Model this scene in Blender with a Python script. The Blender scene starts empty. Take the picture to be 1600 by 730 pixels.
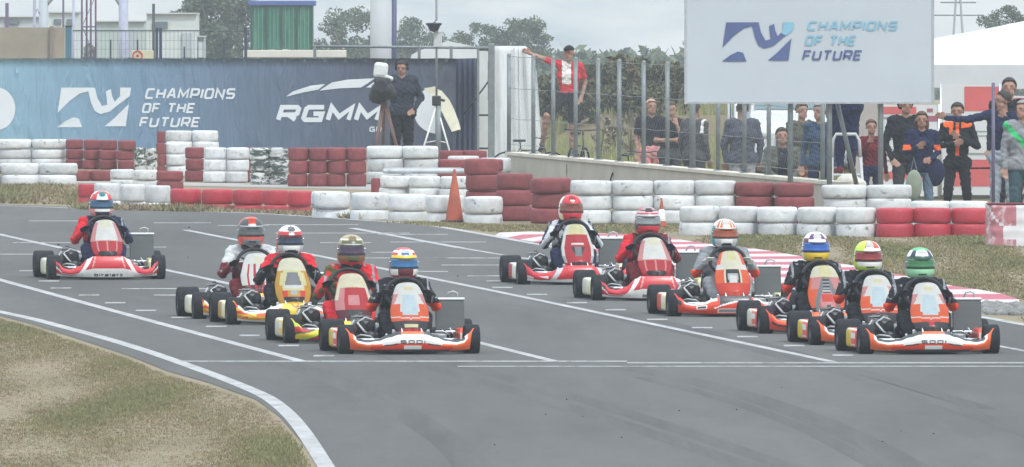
import bpy, bmesh, math, random
import numpy as np
from mathutils import Vector, Matrix
rnd = random.Random(7)
R = math.radians
scene = bpy.context.scene
COL = scene.collection
# ------------------------------------------------------------------ camera, sky, sun, exposure
F = 24000.0            # focal length in photo pixels: a very long telephoto
HC = 4.17              # camera height
SL = 235.0 / F         # the track climbs gently away from the camera
cam_d = bpy.data.cameras.new('camera'); cam = bpy.data.objects.new('camera', cam_d); COL.objects.link(cam)
cam_d.sensor_width = 36; cam_d.lens = F / 1600 * 36; cam_d.clip_start = 1; cam_d.clip_end = 6000
cam.location = (0, 0, HC); cam.rotation_euler = (R(90) - 280 / F, 0, 0)
scene.camera = cam

SUN_EL, SUN_AZ = 52, 150
world = bpy.data.worlds.new('World'); scene.world = world; world.use_nodes = True
nt = world.node_tree; nt.nodes.clear(); N = nt.nodes.new; L = nt.links.new
out = N('ShaderNodeOutputWorld'); bg = N('ShaderNodeBackground'); bg.inputs[1].default_value = 0.1
sky = N('ShaderNodeTexSky'); sky.sky_type = 'NISHITA'; sky.sun_disc = False
sky.sun_elevation = R(SUN_EL); sky.sun_rotation = R(SUN_AZ); sky.air_density = 1.0; sky.dust_density = 3.0
geo = N('ShaderNodeNewGeometry'); mp = N('ShaderNodeMapping'); mp.inputs['Scale'].default_value = (28, 28, 120)
tc = N('ShaderNodeTexCoord'); L(tc.outputs['Generated'], mp.inputs[0])
nz = N('ShaderNodeTexNoise'); nz.inputs['Scale'].default_value = 1.6; nz.inputs['Detail'].default_value = 5; nz.inputs['Roughness'].default_value = .55
L(mp.outputs[0], nz.inputs[0])
rp = N('ShaderNodeValToRGB'); rp.color_ramp.elements[0].position = .38; rp.color_ramp.elements[1].position = .60
rp.color_ramp.elements[0].color = (3.9, 4.7, 5.3, 1); rp.color_ramp.elements[1].color = (6.5, 6.9, 7.1, 1)
L(nz.outputs[0], rp.inputs[0])
mx = N('ShaderNodeMix'); mx.data_type = 'RGBA'; mx.inputs[0].default_value = .88
sx = N('ShaderNodeSeparateXYZ'); L(tc.outputs['Generated'], sx.inputs[0])   # an overcast sky is about three times as bright overhead as at the horizon
mz = N('ShaderNodeMapRange'); mz.inputs[1].default_value = 0; mz.inputs[2].default_value = 1; mz.inputs[3].default_value = 1; mz.inputs[4].default_value = 3; L(sx.outputs[2], mz.inputs[0])
sv = N('ShaderNodeVectorMath'); sv.operation = 'SCALE'; L(rp.outputs[0], sv.inputs[0]); L(mz.outputs[0], sv.inputs['Scale'])
L(sky.outputs[0], mx.inputs[6]); L(sv.outputs[0], mx.inputs[7]); L(mx.outputs[2], bg.inputs[0]); L(bg.outputs[0], out.inputs[0])

sl = bpy.data.lights.new('sun', 'SUN'); sl.energy = 1.5; sl.angle = R(12); sl.color = (1, .97, .92)
sun = bpy.data.objects.new('sun', sl); COL.objects.link(sun)
az, el = R(SUN_AZ), R(SUN_EL)   # sun high behind the camera's right shoulder
sd = Vector((math.sin(az) * math.cos(el), math.cos(az) * math.cos(el), math.sin(el)))
sun.rotation_euler = (-sd).to_track_quat('-Z', 'Y').to_euler()
vs = scene.view_settings
vs.view_transform = 'Standard'; vs.look = 'None'; vs.gamma = 1; vs.exposure = 0.42; vs.use_curve_mapping = False
scene.cycles.max_bounces = 6; scene.cycles.volume_bounces = 1; scene.cycles.transparent_max_bounces = 8
scene.cycles.use_denoising = True

# ------------------------------------------------------------------ mapping from photo to place
def sm(t): t = min(1, max(0, t)); return t*t*(3-2*t)
def gz(y, x=None):   # height of the terrain; behind the concrete wall the ground lies a little lower
    if x is not None and 196 < y < 262:
        d = (x + .08)*.985 + (y - 227.3)*.172      # distance behind the line of the wall
        k = .30*sm((x-.9)/.9)*(1 - .35*sm((x-3.9)/.5)) * sm((d-.1)/.5) * sm((y-199.2)/.8) * (1 - sm((y-236)/14))
        return SL*y - k
    if x is not None and 238 < y < 520: return SL*min(y, 262) + .62*sm((y-238)/30)*sm((x-.3)/1.2)*sm((9-x)/2)*sm((520-y)/150) - (.30*sm((x-.9)/.9)*(1-sm((y-236)/14)) if y < 250 else 0)
    if y < 262: return SL * y
    if y < 540: return SL * 262
    if y < 600: return SL * 262 * (1 - (y - 540) / 60)
    return 0.0
def G(px, py, dz=0.0):     # point of the sloping ground seen at a photo pixel
    Y = HC * F / (py + 150.0)
    return Vector(((px - 800) / F * Y, Y, SL * Y + dz))
def A(px, py, Y):          # point at distance Y seen at a photo pixel
    return Vector(((px - 800) / F * Y, Y, HC - (py - 85) / F * Y))
def GX(px, Y): return Vector(((px - 800) / F * Y, Y, gz(Y, (px - 800) / F * Y)))

# ------------------------------------------------------------------ materials
MATS = {}
def mat(name, rgb, rough=.6, var=.12, scale=8.0, bump=0.0, metal=0.0, spec=None, rgb2=None, thr=None, stretch=None, coat=0.0, randobj=0.0):
    if name in MATS: return MATS[name]
    m = bpy.data.materials.new(name); m.use_nodes = True; t = m.node_tree
    b = t.nodes['Principled BSDF']; b.inputs['Roughness'].default_value = rough; b.inputs['Metallic'].default_value = metal
    if spec is not None: b.inputs['Specular IOR Level'].default_value = spec
    if coat: b.inputs['Coat Weight'].default_value = coat; b.inputs['Coat Roughness'].default_value = .08
    n = t.nodes.new; l = t.links.new
    tc = n('ShaderNodeTexCoord'); src = tc.outputs['Object']
    if stretch:
        mp = n('ShaderNodeMapping'); mp.inputs['Scale'].default_value = stretch; l(src, mp.inputs[0]); src = mp.outputs[0]
    if randobj:
        oi = n('ShaderNodeObjectInfo'); va = n('ShaderNodeVectorMath'); va.operation = 'ADD'
        ml = n('ShaderNodeMath'); ml.operation = 'MULTIPLY'; ml.inputs[1].default_value = 37.0
        l(oi.outputs['Random'], ml.inputs[0]); l(src, va.inputs[0]); l(ml.outputs[0], va.inputs[1]); src = va.outputs[0]
    nz = n('ShaderNodeTexNoise'); nz.inputs['Scale'].default_value = scale; nz.inputs['Detail'].default_value = 6; nz.inputs['Roughness'].default_value = .6
    l(src, nz.inputs[0])
    mr = n('ShaderNodeMapRange'); mr.inputs[1].default_value = .3; mr.inputs[2].default_value = .7
    mr.inputs[3].default_value = 1 - var; mr.inputs[4].default_value = 1 + var; l(nz.outputs[0], mr.inputs[0])
    sc = n('ShaderNodeVectorMath'); sc.operation = 'SCALE'; sc.inputs[0].default_value = rgb[:3]; l(mr.outputs[0], sc.inputs['Scale'])
    colo = sc.outputs[0]
    if randobj:
        mr2 = n('ShaderNodeMapRange'); mr2.inputs[3].default_value = 1 - randobj; mr2.inputs[4].default_value = 1 + randobj * .6
        l(oi.outputs['Random'], mr2.inputs[0]); s2 = n('ShaderNodeVectorMath'); s2.operation = 'SCALE'
        l(colo, s2.inputs[0]); l(mr2.outputs[0], s2.inputs['Scale']); colo = s2.outputs[0]
    if rgb2 is not None:
        nz2 = n('ShaderNodeTexNoise'); nz2.inputs['Scale'].default_value = scale * .8; nz2.inputs['Detail'].default_value = 8; nz2.inputs['Roughness'].default_value = .7
        va2 = n('ShaderNodeVectorMath'); va2.operation = 'ADD'; va2.inputs[1].default_value = (5.3, 9.1, 2.7); l(src, va2.inputs[0]); l(va2.outputs[0], nz2.inputs[0])
        r2 = n('ShaderNodeValToRGB'); lo, hi = thr or (.55, .62)
        r2.color_ramp.elements[0].position = lo; r2.color_ramp.elements[1].position = hi; l(nz2.outputs[0], r2.inputs[0])
        mix = n('ShaderNodeMix'); mix.data_type = 'RGBA'; l(r2.outputs[0], mix.inputs[0]); l(colo, mix.inputs[6]); mix.inputs[7].default_value = (*rgb2[:3], 1)
        colo = mix.outputs[2]
    l(colo, b.inputs['Base Color'])
    if bump:
        bp = n('ShaderNodeBump'); bp.inputs['Strength'].default_value = bump; bp.inputs['Distance'].default_value = .02
        l(nz.outputs[0], bp.inputs['Height']); l(bp.outputs[0], b.inputs['Normal'])
    MATS[name] = m; return m
PAINT = {  # plain colours (linear)
 'white': (.72,.72,.70), 'cream': (.72,.70,.56), 'paleyellow': (.70,.66,.38), 'red': (.52,.018,.03), 'orangered': (.70,.055,.02), 'orange': (.80,.13,.03),
 'yellow': (.75,.52,.03), 'gold': (.62,.33,.03), 'black': (.012,.013,.018), 'navy': (.012,.016,.055), 'darkgrey': (.04,.042,.05), 'grey': (.22,.23,.25),
 'lightgrey': (.48,.50,.52), 'blue': (.02,.12,.60), 'skyblue': (.06,.32,.62), 'teal': (.05,.30,.33), 'paleblue': (.56,.67,.72), 'green': (.03,.40,.13), 'palegreen': (.30,.62,.36),
 'lime': (.50,.68,.06), 'purple': (.10,.03,.16), 'brown': (.22,.09,.03), 'khaki': (.33,.27,.15), 'olive': (.09,.09,.035), 'pink': (.64,.28,.28), 'maroon': (.13,.012,.02), 'darkgreen': (.01,.09,.045)}
def paint(c, kind='gloss'):
    if kind == 'gloss': return mat('gloss_' + c, PAINT[c], .35, .07, 14, coat=.15)
    if kind == 'cloth': return mat('cloth_' + c, PAINT[c], .92, .3, 9, bump=.6, spec=.25)
    return mat('matt_' + c, PAINT[c], .75, .12, 12, bump=.15)
RUB = mat('rubber', (.017,.019,.024), .8, .3, 30, bump=.3, spec=.2)
STEEL = mat('galvanised_steel', (.20,.225,.235), .55, .18, 9, metal=.3)
ALU = mat('aluminium', (.55,.57,.6), .35, .12, 9, metal=.8)
CHROME = mat('bright_metal', (.6,.62,.65), .22, .1, 20, metal=.9)
DARKM = mat('dark_metal', (.035,.036,.042), .45, .25, 20, metal=.4)
SKIN = mat('skin', (.33,.18,.13), .6, .1, 12); HAIRD = mat('dark_hair', (.02,.014,.011), .7, .3, 60, bump=.5)
HAIRG = mat('grey_hair', (.25,.23,.21), .8, .2, 60, bump=.5); HAIRB = mat('brown_hair', (.09,.045,.025), .75, .25, 60, bump=.5)
EYE = mat('eye_dark', (.09,.05,.04), .4); LIP = mat('lips', (.36,.13,.11), .5)

# ------------------------------------------------------------------ object helpers
def tag(o, label=None, cat=None, group=None, kind=None):
    if label: o['label'] = label
    if cat: o['category'] = cat
    if group: o['group'] = group
    if kind: o['kind'] = kind
    return o
def empty(name, loc=(0,0,0), rz=0.0, rx=0.0):
    o = bpy.data.objects.new(name, None); COL.objects.link(o); o.location = loc; o.rotation_euler = (rx, 0, rz); o.empty_display_size = .2
    return o
def obj(name, me, m=None, parent=None, smooth=False, loc=None):
    if isinstance(me, bmesh.types.BMesh):
        b = me; me = bpy.data.meshes.new(name); b.normal_update(); b.to_mesh(me); b.free()
    o = bpy.data.objects.new(name, me); COL.objects.link(o)
    if m is not None:
        for q in (m if isinstance(m, (list, tuple)) else [m]): me.materials.append(q)
    if parent is not None: o.parent = parent
    if smooth: me.polygons.foreach_set('use_smooth', [True] * len(me.polygons))
    if loc is not None: o.location = loc
    return o
def BM(): return bmesh.new()
def box(b, c, s, rot=None, bev=0.0, mi=0):
    r = bmesh.ops.create_cube(b, size=1.0)
    M = Matrix.Translation(c) @ (rot.to_4x4() if rot is not None else Matrix()) @ Matrix.Diagonal((*s, 1))
    bmesh.ops.transform(b, matrix=M, verts=r['verts'])
    fs = set(f for v in r['verts'] for f in v.link_faces)
    for f in fs: f.material_index = mi
    if bev > 0:
        es = list(set(e for f in fs for e in f.edges))
        g = bmesh.ops.bevel(b, geom=es, offset=bev, segments=2, affect='EDGES', profile=.5)
        for f in g['faces']: f.material_index = mi
def tube(b, pts, r, n=8, r2=None, caps=True, mi=0):
    pts = [Vector(p) for p in pts]; m = len(pts); rings = []; up = Vector((0,0,1)); prev = None
    for i, p in enumerate(pts):
        d = (pts[min(i+1, m-1)] - pts[max(i-1, 0)]).normalized()
        if prev is None:
            a = up if abs(d.z) < .9 else Vector((1,0,0)); u = d.cross(a).normalized()
        else: u = (prev - d * prev.dot(d)).normalized()
        prev = u; w = d.cross(u); rr = r if r2 is None else r + (r2 - r) * i / (m - 1)
        rings.append([b.verts.new(p + (u * math.cos(2*math.pi*k/n) + w * math.sin(2*math.pi*k/n)) * rr) for k in range(n)])
    for i in range(m - 1):
        for k in range(n):
            f = b.faces.new((rings[i][k], rings[i][(k+1)%n], rings[i+1][(k+1)%n], rings[i+1][k])); f.smooth = True; f.material_index = mi
    if caps:
        b.faces.new(rings[0][::-1]).material_index = mi; b.faces.new(rings[-1]).material_index = mi
def lathe(b, prof, M=None, n=28, mi=0, close=False):   # profile of (radius, z) turned about z
    rings = []
    for (r, z) in prof: rings.append([b.verts.new((M or Matrix()) @ Vector((r*math.cos(2*math.pi*k/n), r*math.sin(2*math.pi*k/n), z))) for k in range(n)])
    q = len(rings)
    for i in range(q if close else q - 1):
        A_, B_ = rings[i], rings[(i+1) % q]
        for k in range(n):
            f = b.faces.new((A_[k], A_[(k+1)%n], B_[(k+1)%n], B_[k])); f.smooth = True; f.material_index = mi
def ball(b, c, s, mi=0, sub=2, rot=None):
    r = bmesh.ops.create_icosphere(b, subdivisions=sub, radius=1.0)
    M = Matrix.Translation(c) @ (rot.to_4x4() if rot is not None else Matrix()) @ Matrix.Diagonal((*(s if hasattr(s,'__len__') else (s,s,s)), 1))
    bmesh.ops.transform(b, matrix=M, verts=r['verts'])
    for f in set(f for v in r['verts'] for f in v.link_faces): f.material_index = mi; f.smooth = True
def sheet(name, pts, m, parent=None, **kw):
    me = bpy.data.meshes.new(name); me.from_pydata([tuple(p) for p in pts], [], [list(range(len(pts)))]); me.update()
    if me.polygons[0].normal.z < 0: me.flip_normals()
    return obj(name, me, m, parent, **kw)
def ribbon(b, pts, w, mi=0):   # a painted strip lying on the ground through ground points, width in metres
    pts = [Vector(p) for p in pts]; L_ = []
    for i, p in enumerate(pts):
        d = pts[min(i+1, len(pts)-1)] - pts[max(i-1, 0)]; d.z = 0; d.normalize(); nrm = Vector((d.y, -d.x, 0))
        L_.append((p - nrm*w/2, p + nrm*w/2))
    vs_ = []
    for a, c in L_:
        vs_.append((b.verts.new((a.x, a.y, p_z(a.y, p.z, pts))), b.verts.new((c.x, c.y, p_z(c.y, p.z, pts)))))
    for i in range(len(vs_)-1):
        f = b.faces.new((vs_[i][0], vs_[i][1], vs_[i+1][1], vs_[i+1][0])); f.material_index = mi
    return
LINE_DZ = [.0052]
def p_z(y, z, pts): return SL * y + LINE_DZ[0]
def strip_smooth(px_pts, n=6):   # catmull-rom through pixel points
    P = [Vector((x, y)) for x, y in px_pts]; P = [P[0]*2-P[1]] + P + [P[-1]*2-P[-2]]; o = []
    for i in range(1, len(P)-2):
        for k in range(n):
            t = k/n; a,b_,c,d = P[i-1],P[i],P[i+1],P[i+2]
            o.append(.5*((2*b_)+(-a+c)*t+(2*a-5*b_+4*c-d)*t*t+(-a+3*b_-3*c+d)*t**3))
    o.append(P[-2]); return [(v.x, v.y) for v in o]

# ------------------------------------------------------------------ stroke lettering
GL = {
'A': (1.05, [[(0,0),(.42,1),(.62,1),(1.05,0)], [(.2,.33),(.86,.33)]]), 'C': (1, [[(1,1),(.12,1),(0,.86),(0,.14),(.12,0),(1,0)]]),
'D': (1, [[(0,0),(0,1),(.85,1),(1,.85),(1,.15),(.85,0),(0,0)]]), 'E': (.9, [[(.9,1),(0,1),(0,0),(.9,0)], [(0,.5),(.8,.5)]]),
'F': (.9, [[(.9,1),(0,1),(0,0)], [(0,.48),(.8,.48)]]), 'G': (1, [[(1,1),(.12,1),(0,.86),(0,.14),(.12,0),(1,0),(1,.48),(.5,.48)]]),
'H': (1, [[(0,0),(0,1)], [(1,0),(1,1)], [(0,.5),(1,.5)]]), 'I': (.0, [[(0,0),(0,1)]]), 'M': (1.2, [[(0,0),(0,1),(.6,.25),(1.2,1),(1.2,0)]]),
'N': (1, [[(0,0),(0,1),(1,0),(1,1)]]), 'O': (1, [[(.5,0),(.12,0),(0,.14),(0,.86),(.12,1),(.88,1),(1,.86),(1,.14),(.88,0),(.5,0)]]),
'P': (1, [[(0,0),(0,1),(.88,1),(1,.88),(1,.5),(.88,.38),(0,.38)]]), 'R': (1, [[(0,0),(0,1),(.88,1),(1,.88),(1,.52),(.88,.4),(0,.4)], [(.5,.4),(1,0)]]),
'S': (1, [[(1,1),(.12,1),(0,.88),(0,.6),(.12,.5),(.88,.5),(1,.4),(1,.12),(.88,0),(0,0)]]), 'T': (1, [[(0,1),(1,1)], [(.5,1),(.5,0)]]),
'U': (1, [[(0,1),(0,.14),(.12,0),(.88,0),(1,.14),(1,1)]]),
'b': (.7, [[(0,1),(0,0),(.7,0),(.7,.6),(0,.6)]]), 'i': (.0, [[(0,0),(0,.6)], [(0,.82),(0,1)]]), 'r': (.45, [[(0,0),(0,.6),(.45,.6)]]),
'e': (.7, [[(.7,0),(0,0),(0,.6),(.7,.6),(.7,.3),(0,.3)]]), 'l': (0, [[(0,0),(0,1)]]), 'a': (.7, [[(0,.6),(.7,.6),(.7,0),(0,0),(0,.3),(.7,.3)]]),
't': (.5, [[(0,1),(0,0),(.5,0)], [(-.1,.6),(.5,.6)]]), ' ': (.35, [])}
def stroke(b, pts, t, f, mi, lift):
    P = [Vector(p) for p in pts]; n = len(P); Ls, Rs = [], []
    for i in range(n):
        d0 = (P[i]-P[i-1]).normalized() if i else (P[1]-P[0]).normalized(); d1 = (P[i+1]-P[i]).normalized() if i < n-1 else d0
        n0 = Vector((-d0.y, d0.x)); n1 = Vector((-d1.y, d1.x)); mm = n0+n1
        if mm.length < 1e-4: mm = n0
        mm.normalize(); k = min(1/max(mm.dot(n1), .35), 2.2)
        ext = Vector((0,0))
        if i == 0: ext = -d0*t*.0
        Ls.append(P[i]+mm*k*t/2+ext); Rs.append(P[i]-mm*k*t/2+ext)
    V = [(b.verts.new(f(l_.x, l_.y, lift)), b.verts.new(f(r_.x, r_.y, lift))) for l_, r_ in zip(Ls, Rs)]
    for i in range(n-1):
        fc = b.faces.new((V[i][1], V[i+1][1], V[i+1][0], V[i][0])); fc.material_index = mi
def text(b, s, f, x0, x1, y0, y1, t=.2, shear=.0, gap=.32, mi=0):
    """lettering laid out between x0..x1 and y0..y1 of a surface; f(x, y, lift) gives the point"""
    tot = sum(GL[c][0] for c in s) + (gap + t) * (len(s) - 1); W = x1 - x0; H = y1 - y0; k = (W - abs(shear) * H * .0 - t*H) / max(tot, .01)
    x = x0 + t*H/2
    for c in s:
        for j, pl in enumerate(GL[c][1]):
            q = [(x + px_*k + shear*py_*H*(1-t), y0 + t*H/2 + py_*H*(1-t)) for px_, py_ in pl]
            stroke(b, q, t*H, f, mi, .0006*j)
        x += (GL[c][0] + gap + t) * k
LOGO = [[(177,73),(283,73),(290,105),(305,132),(322,128),(317,85),(333,78),(337,100),(345,118),(362,100),(362,73),(397,73),(393,100),(360,125),(330,150),(300,158),(282,148),(270,120),(262,85),(235,92),(200,118),(165,155)],
        [(163,200),(190,180),(215,168),(232,172),(243,200)], [(313,197),(345,170),(390,125),(380,197)]]
def poly(b, pts, mi=0):
    f = b.faces.new([b.verts.new(p) for p in pts]); f.material_index = mi; return f
def logo(b, f, x0, x1, y0, y1, mi=0):
    for pl in LOGO: poly(b, [f(x0 + (x-163)/234*(x1-x0), y0 + (200-y)/127*(y1-y0), 0) for x, y in pl][::-1], mi)
# ------------------------------------------------------------------ terrain, track, markings
GRASS = mat('dry_grass_ground', (.185,.155,.09), .95, .22, .9, bump=.2, rgb2=(.215,.165,.11), thr=(.46,.62), stretch=(1, .35, 1))
ASPH = mat('asphalt', (.112,.112,.110), .95, .20, .30, bump=.0, stretch=(1, .10, 1), rgb2=(.080,.080,.080), thr=(.42,.64), spec=.12)
for n_ in ASPH.node_tree.nodes:
    if n_.type == 'TEX_NOISE': n_.inputs['Detail'].default_value = 13; n_.inputs['Roughness'].default_value = .74
WLINE = mat('road_paint_white', (.33,.335,.34), .85, .22, 3, rgb2=(.17,.17,.175), thr=(.55,.75), stretch=(2,.5,1))
WFAINT = mat('worn_road_paint', (.32,.325,.33), .8, .15, 3, rgb2=(.17,.17,.17), thr=(.5,.62), stretch=(3,.4,1))
ys = [-30, 0, 60, 120, 180] + [196 + .5*i for i in range(133)] + [270, 320, 400, 480, 540, 555, 570, 585, 600, 680, 760, 900]
xs = [-110, -90, -70, -50, -30, -10, -1] + [-.5 + .5*i for i in range(22)] + [12, 30, 50, 70, 90, 110]
me = bpy.data.meshes.new('ground'); vv = [(x, y, gz(y, x)) for y in ys for x in xs]; nx = len(xs)
me.from_pydata(vv, [], [(j*nx+i, j*nx+i+1, (j+1)*nx+i+1, (j+1)*nx+i) for j in range(len(ys)-1) for i in range(nx-1)])
tag(obj('ground', me, GRASS), kind='structure')
def gsheet(name, px, m, dz, smooth=0):
    return sheet(name, [G(x, y, dz) for x, y in px], m)
edge_far = [(-900,300),(-500,308),(0,320),(120,324),(260,328),(400,333),(556,343),(663,351),(757,366),(850,383),(1000,410),(1215,447),(1400,474),(1545,496),(1600,507),(1900,560),(2600,700)]
edge_near = [(2600,2600),(760,2600),(660,1400),(590,880),(545,775),(505,725),(470,690),(437,652),(400,625),(330,600),(260,580),(200,556),(130,533),(60,510),(0,494),(-300,430),(-900,360)]
tag(gsheet('track', strip_smooth(edge_far, 3) + edge_near, ASPH, .004), kind='structure')
tag(gsheet('service_path', [(-300,283),(120,286),(300,291),(500,295),(590,298),(590,289),(300,286),(-300,278)], mat('pale_concrete_path', (.30,.28,.27), .9, .2, 1), .004), kind='structure')
b = BM()
def pl(pts, w, mi=0, n=5): ribbon(b, [G(x, y) for x, y in strip_smooth(pts, n)], w, mi)
pl([(-900,302),(-500,310),(0,322),(120,326),(260,330),(400,334),(556,344),(663,352),(757,367),(850,384),(1000,410),(1215,448),(1400,475),(1545,498),(1600,508),(1900,560),(2600,700)], .12)
pl([(-600,385),(-300,430),(0,488),(100,512),(200,540),(300,574),(400,613),(440,638),(470,670),(500,715),(520,750),(570,850),(640,1200),(700,2000)], .13)
pl([(-700,250+35),(-300,355),(0,438),(235,502),(470,565)], .11)
pl([(-300,299),(0,367),(170,404),(340,440),(600,500),(865,565)], .10)
pl([(290,360),(500,401),(770,455),(1000,503),(1300,566)], .10)
pl([(550,357),(720,388)], .12)
pl([(720,388),(1000,436),(1600,549),(1700,568)], .08, 1)
tag(obj('road_markings', b, [WLINE, WFAINT]), kind='structure')
b = BM(); LINE_DZ[0] = .0060
def hl(x0, x1, y, w, mi=0): ribbon(b, [G(x0, y), G((x0+x1)/2, y), G(x1, y)], w, mi)
hl(268, 980, 565.5, .30, 1); hl(980, 1900, 568, .30, 1); hl(715, 1900, 573.5, .22, 1)
for x, y in [(94,451),(138,462),(179,474),(227,486),(282,497),(337,511),(389,525),(450,541),(505,557),(784,450),(838,461),(900,474),(961,485),(1026,500),(1096,513),(1167,527),(1240,541),(1316,556),(75,440)]:
    hl(x-15, x+17, y, .45, 1)
for x0, x1, y in [(45,190,346),(240,330,349),(340,420,353),(0,60,398),(60,170,408),(410,560,352),(430,640,365),(590,700,367),(610,760,379),(560,700,404),(640,850,404),(690,860,415),(730,870,432),(760,850,440),(100,240,420),(240,400,462),(190,330,452),(30,120,424),(580,640,395),(640,700,425),(500,580,380),(180,260,387),(20,110,380)]:
    hl(x0, x1, y, .34, 1)
tag(obj('grid_markings', b, [WLINE, WFAINT]), kind='structure')
b = BM(); LINE_DZ[0] = .0048
for pts, w in (([(960,572),(1080,596),(1200,630),(1300,668),(1420,730),(1600,860)], .3), ([(1000,590),(1130,624),(1260,672),(1370,730)], .16), ([(200,462),(420,512),(640,566),(900,640),(1200,740)], .22), ([(260,462),(480,512),(700,566),(960,640),(1260,740)], .22),
  ([(840,470),(1000,505),(1200,552),(1500,640),(1800,760)], .2), ([(880,470),(1040,505),(1240,552),(1540,640)], .2), ([(60,462),(250,510),(420,560),(560,610),(700,690),(760,760)], .3)): pl(pts, w, 0)
tag(obj('rubber_marks', b, [mat('rubbered_asphalt', (.080,.080,.080), .95, .12, .9, stretch=(3,.10,1), rgb2=(.104,.104,.103), thr=(.36,.60), spec=.12)]), kind='structure')
# kerb: raised, red and white blocks running along the edge of the track
KW = mat('kerb_white', (.50,.46,.47), .75, .12, 5, rgb2=(.4,.25,.25), thr=(.62,.8)); KR = mat('kerb_red', (.38,.085,.12), .75, .18, 5, rgb2=(.4,.3,.3), thr=(.6,.78))
lo = strip_smooth([(752,366),(850,382),(1000,408.5),(1215,446),(1380,467),(1500,476),(1592,474)], 10)
up = [(800,368.5),(935,371),(1030,376),(1088,386),(1195,398),(1323,421),(1405,437),(1488,455),(1594,470)]
def interp(pts, x, f=0):
    for (x0,y0),(x1,y1) in zip(pts, pts[1:]):
        if x0 <= x <= x1: return y0+(y1-y0)*(x-x0)/(x1-x0)
    return pts[-1][1] if x > pts[-1][0] else pts[0][1]
def inv(pts, y):   # pixel x where a falling line crosses y
    for (x0,y0),(x1,y1) in zip(pts, pts[1:]):
        if y0 <= y <= y1 and y1 > y0: return x0+(x1-x0)*(y-y0)/(y1-y0)
    return None
b = BM(); y = 369.0; k = 0
while y < 475:
    st = 3.1 + (y-369)*.027
    y2 = min(y + st, 475.5)
    def rng(yy):
        lx = inv(lo, yy); rx = inv(up, yy)
        if lx is None: lx = 1500 + (yy-476)
        if rx is None: rx = 1592
        return lx + 2, max(rx, lx + 6)
    (a0, a1), (c0, c1) = rng(y), rng(y2)
    q = []
    for (l_, r_, yy) in ((a0, a1, y), (c0, c1, y2)):
        m_ = (l_ + r_) / 2
        q.append([b.verts.new(G(l_, yy, .006)), b.verts.new(G(l_*.85 + r_*.15, yy, .007+.038*min(1,(477-yy)/14))), b.verts.new(G(r_, yy, .008+.05*min(1,(477-yy)/14))), b.verts.new(G(r_+2, yy, -.01))])
    for i in range(3): b.faces.new((q[1][i], q[1][i+1], q[0][i+1], q[0][i])).material_index = k % 2
    y = y2; k += 1
tag(obj('kerb', b, [KW, KR]), kind='structure')
# rubble by the kerb's end
b = BM(); LINE_DZ[0] = .0052
for i in range(420):
    px = rnd.uniform(1538, 1640); py = rnd.uniform(478, 493) - max(0, 1560-px)*.1; p = G(px, py)
    s = rnd.uniform(.03, .09); ball(b, p, (s, s*1.3, s*.7), sub=1)
tag(obj('gravel', b, mat('dark_rubble', (.17,.17,.165), .9, .5, 9)), kind='stuff')
b = BM()
for i in range(14):
    px = rnd.uniform(700, 1600); py = rnd.uniform(590, 725); p = G(px, py, .008); s = rnd.uniform(.003, .009); ball(b, p, (s, s*1.5, s*.6), sub=1)
for i in range(8):
    px = rnd.uniform(0, 900); py = rnd.uniform(330, 470); p = G(px, py, .008); s = rnd.uniform(.006, .02); ball(b, p, (s, s*2, s*.6), sub=1)
tag(obj('rubber_crumbs', b, RUB), kind='stuff')

# ------------------------------------------------------------------ grass as many short blades
def inside(px, py, P):
    c = False; j = len(P) - 1
    for i in range(len(P)):
        if (P[i][1] > py) != (P[j][1] > py) and px < (P[j][0]-P[i][0])*(py-P[i][1])/(P[j][1]-P[i][1])+P[i][0]: c = not c
        j = i
    return c
def blades(name, poly_px, n, hmin, hmax, w, cols, seed, label=None, spread=None):
    r = np.random.default_rng(seed); g = [[] for _ in cols]; V = []; Fc = []; MI = []
    P3 = [G(x, y) for x, y in poly_px]; PP = [(p.x, p.y) for p in P3]
    x0, x1 = min(p[0] for p in PP), max(p[0] for p in PP); y0, y1 = min(p[1] for p in PP), max(p[1] for p in PP)
    # patchy density and colour from a few random waves
    ph = r.uniform(0, 6.28, 12); kx = r.uniform(.6, 5, 6); ky = r.uniform(.05, .5, 6)
    c = 0; tries = 0
    while c < n and tries < n * 12:
        tries += 1
        x = r.uniform(x0, x1); y = r.uniform(y0, y1)
        if not inside(x, y, PP): continue
        f = sum(math.sin(kx[i]*x + ph[i]) * math.sin(ky[i]*y + ph[i+6]) for i in range(6)) / 2.2
        if r.random() > .62 + .5*f: continue
        h = r.uniform(hmin, hmax) * (1 + .5*f); z = SL*y
        for q in range(3):
            a = r.uniform(0, 6.28); dx, dy = r.normal(0, w*2, 2); lx, ly = r.normal(0, h*.6, 2); ww = w * r.uniform(.5, 1.2)
            i = len(V)
            V += [(x+dx-ww*math.cos(a), y+dy-ww*math.sin(a), z-.01), (x+dx+ww*math.cos(a), y+dy+ww*math.sin(a), z-.01), (x+dx+lx, y+dy+ly, z+h*r.uniform(.6, 1.1))]
            Fc.append((i, i+1, i+2)); t = .5 + .45*f + r.normal(0, .28); MI.append(int(np.clip(t*len(cols), 0, len(cols)-1)))
        c += 1
    me = bpy.data.meshes.new(name); me.from_pydata(V, [], Fc); me.polygons.foreach_set('material_index', MI)
    o = obj(name, me, cols); tag(o, kind='stuff'); return o
GC = [mat('straw_blades', (.26,.19,.125), .9, .2, 3), mat('tan_blades', (.23,.18,.11), .9, .2, 3), mat('dull_green_blades', (.215,.19,.098), .9, .2, 3), mat('green_blades', (.175,.18,.082), .9, .2, 3)]
blades('grass', [(-60,484),(0,499),(60,516),(130,539),(200,563),(260,587),(330,607),(400,632),(436,660),(462,695),(485,735),(500,760),(-60,760)], 52000, .008, .024, .007, GC, 3)
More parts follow.
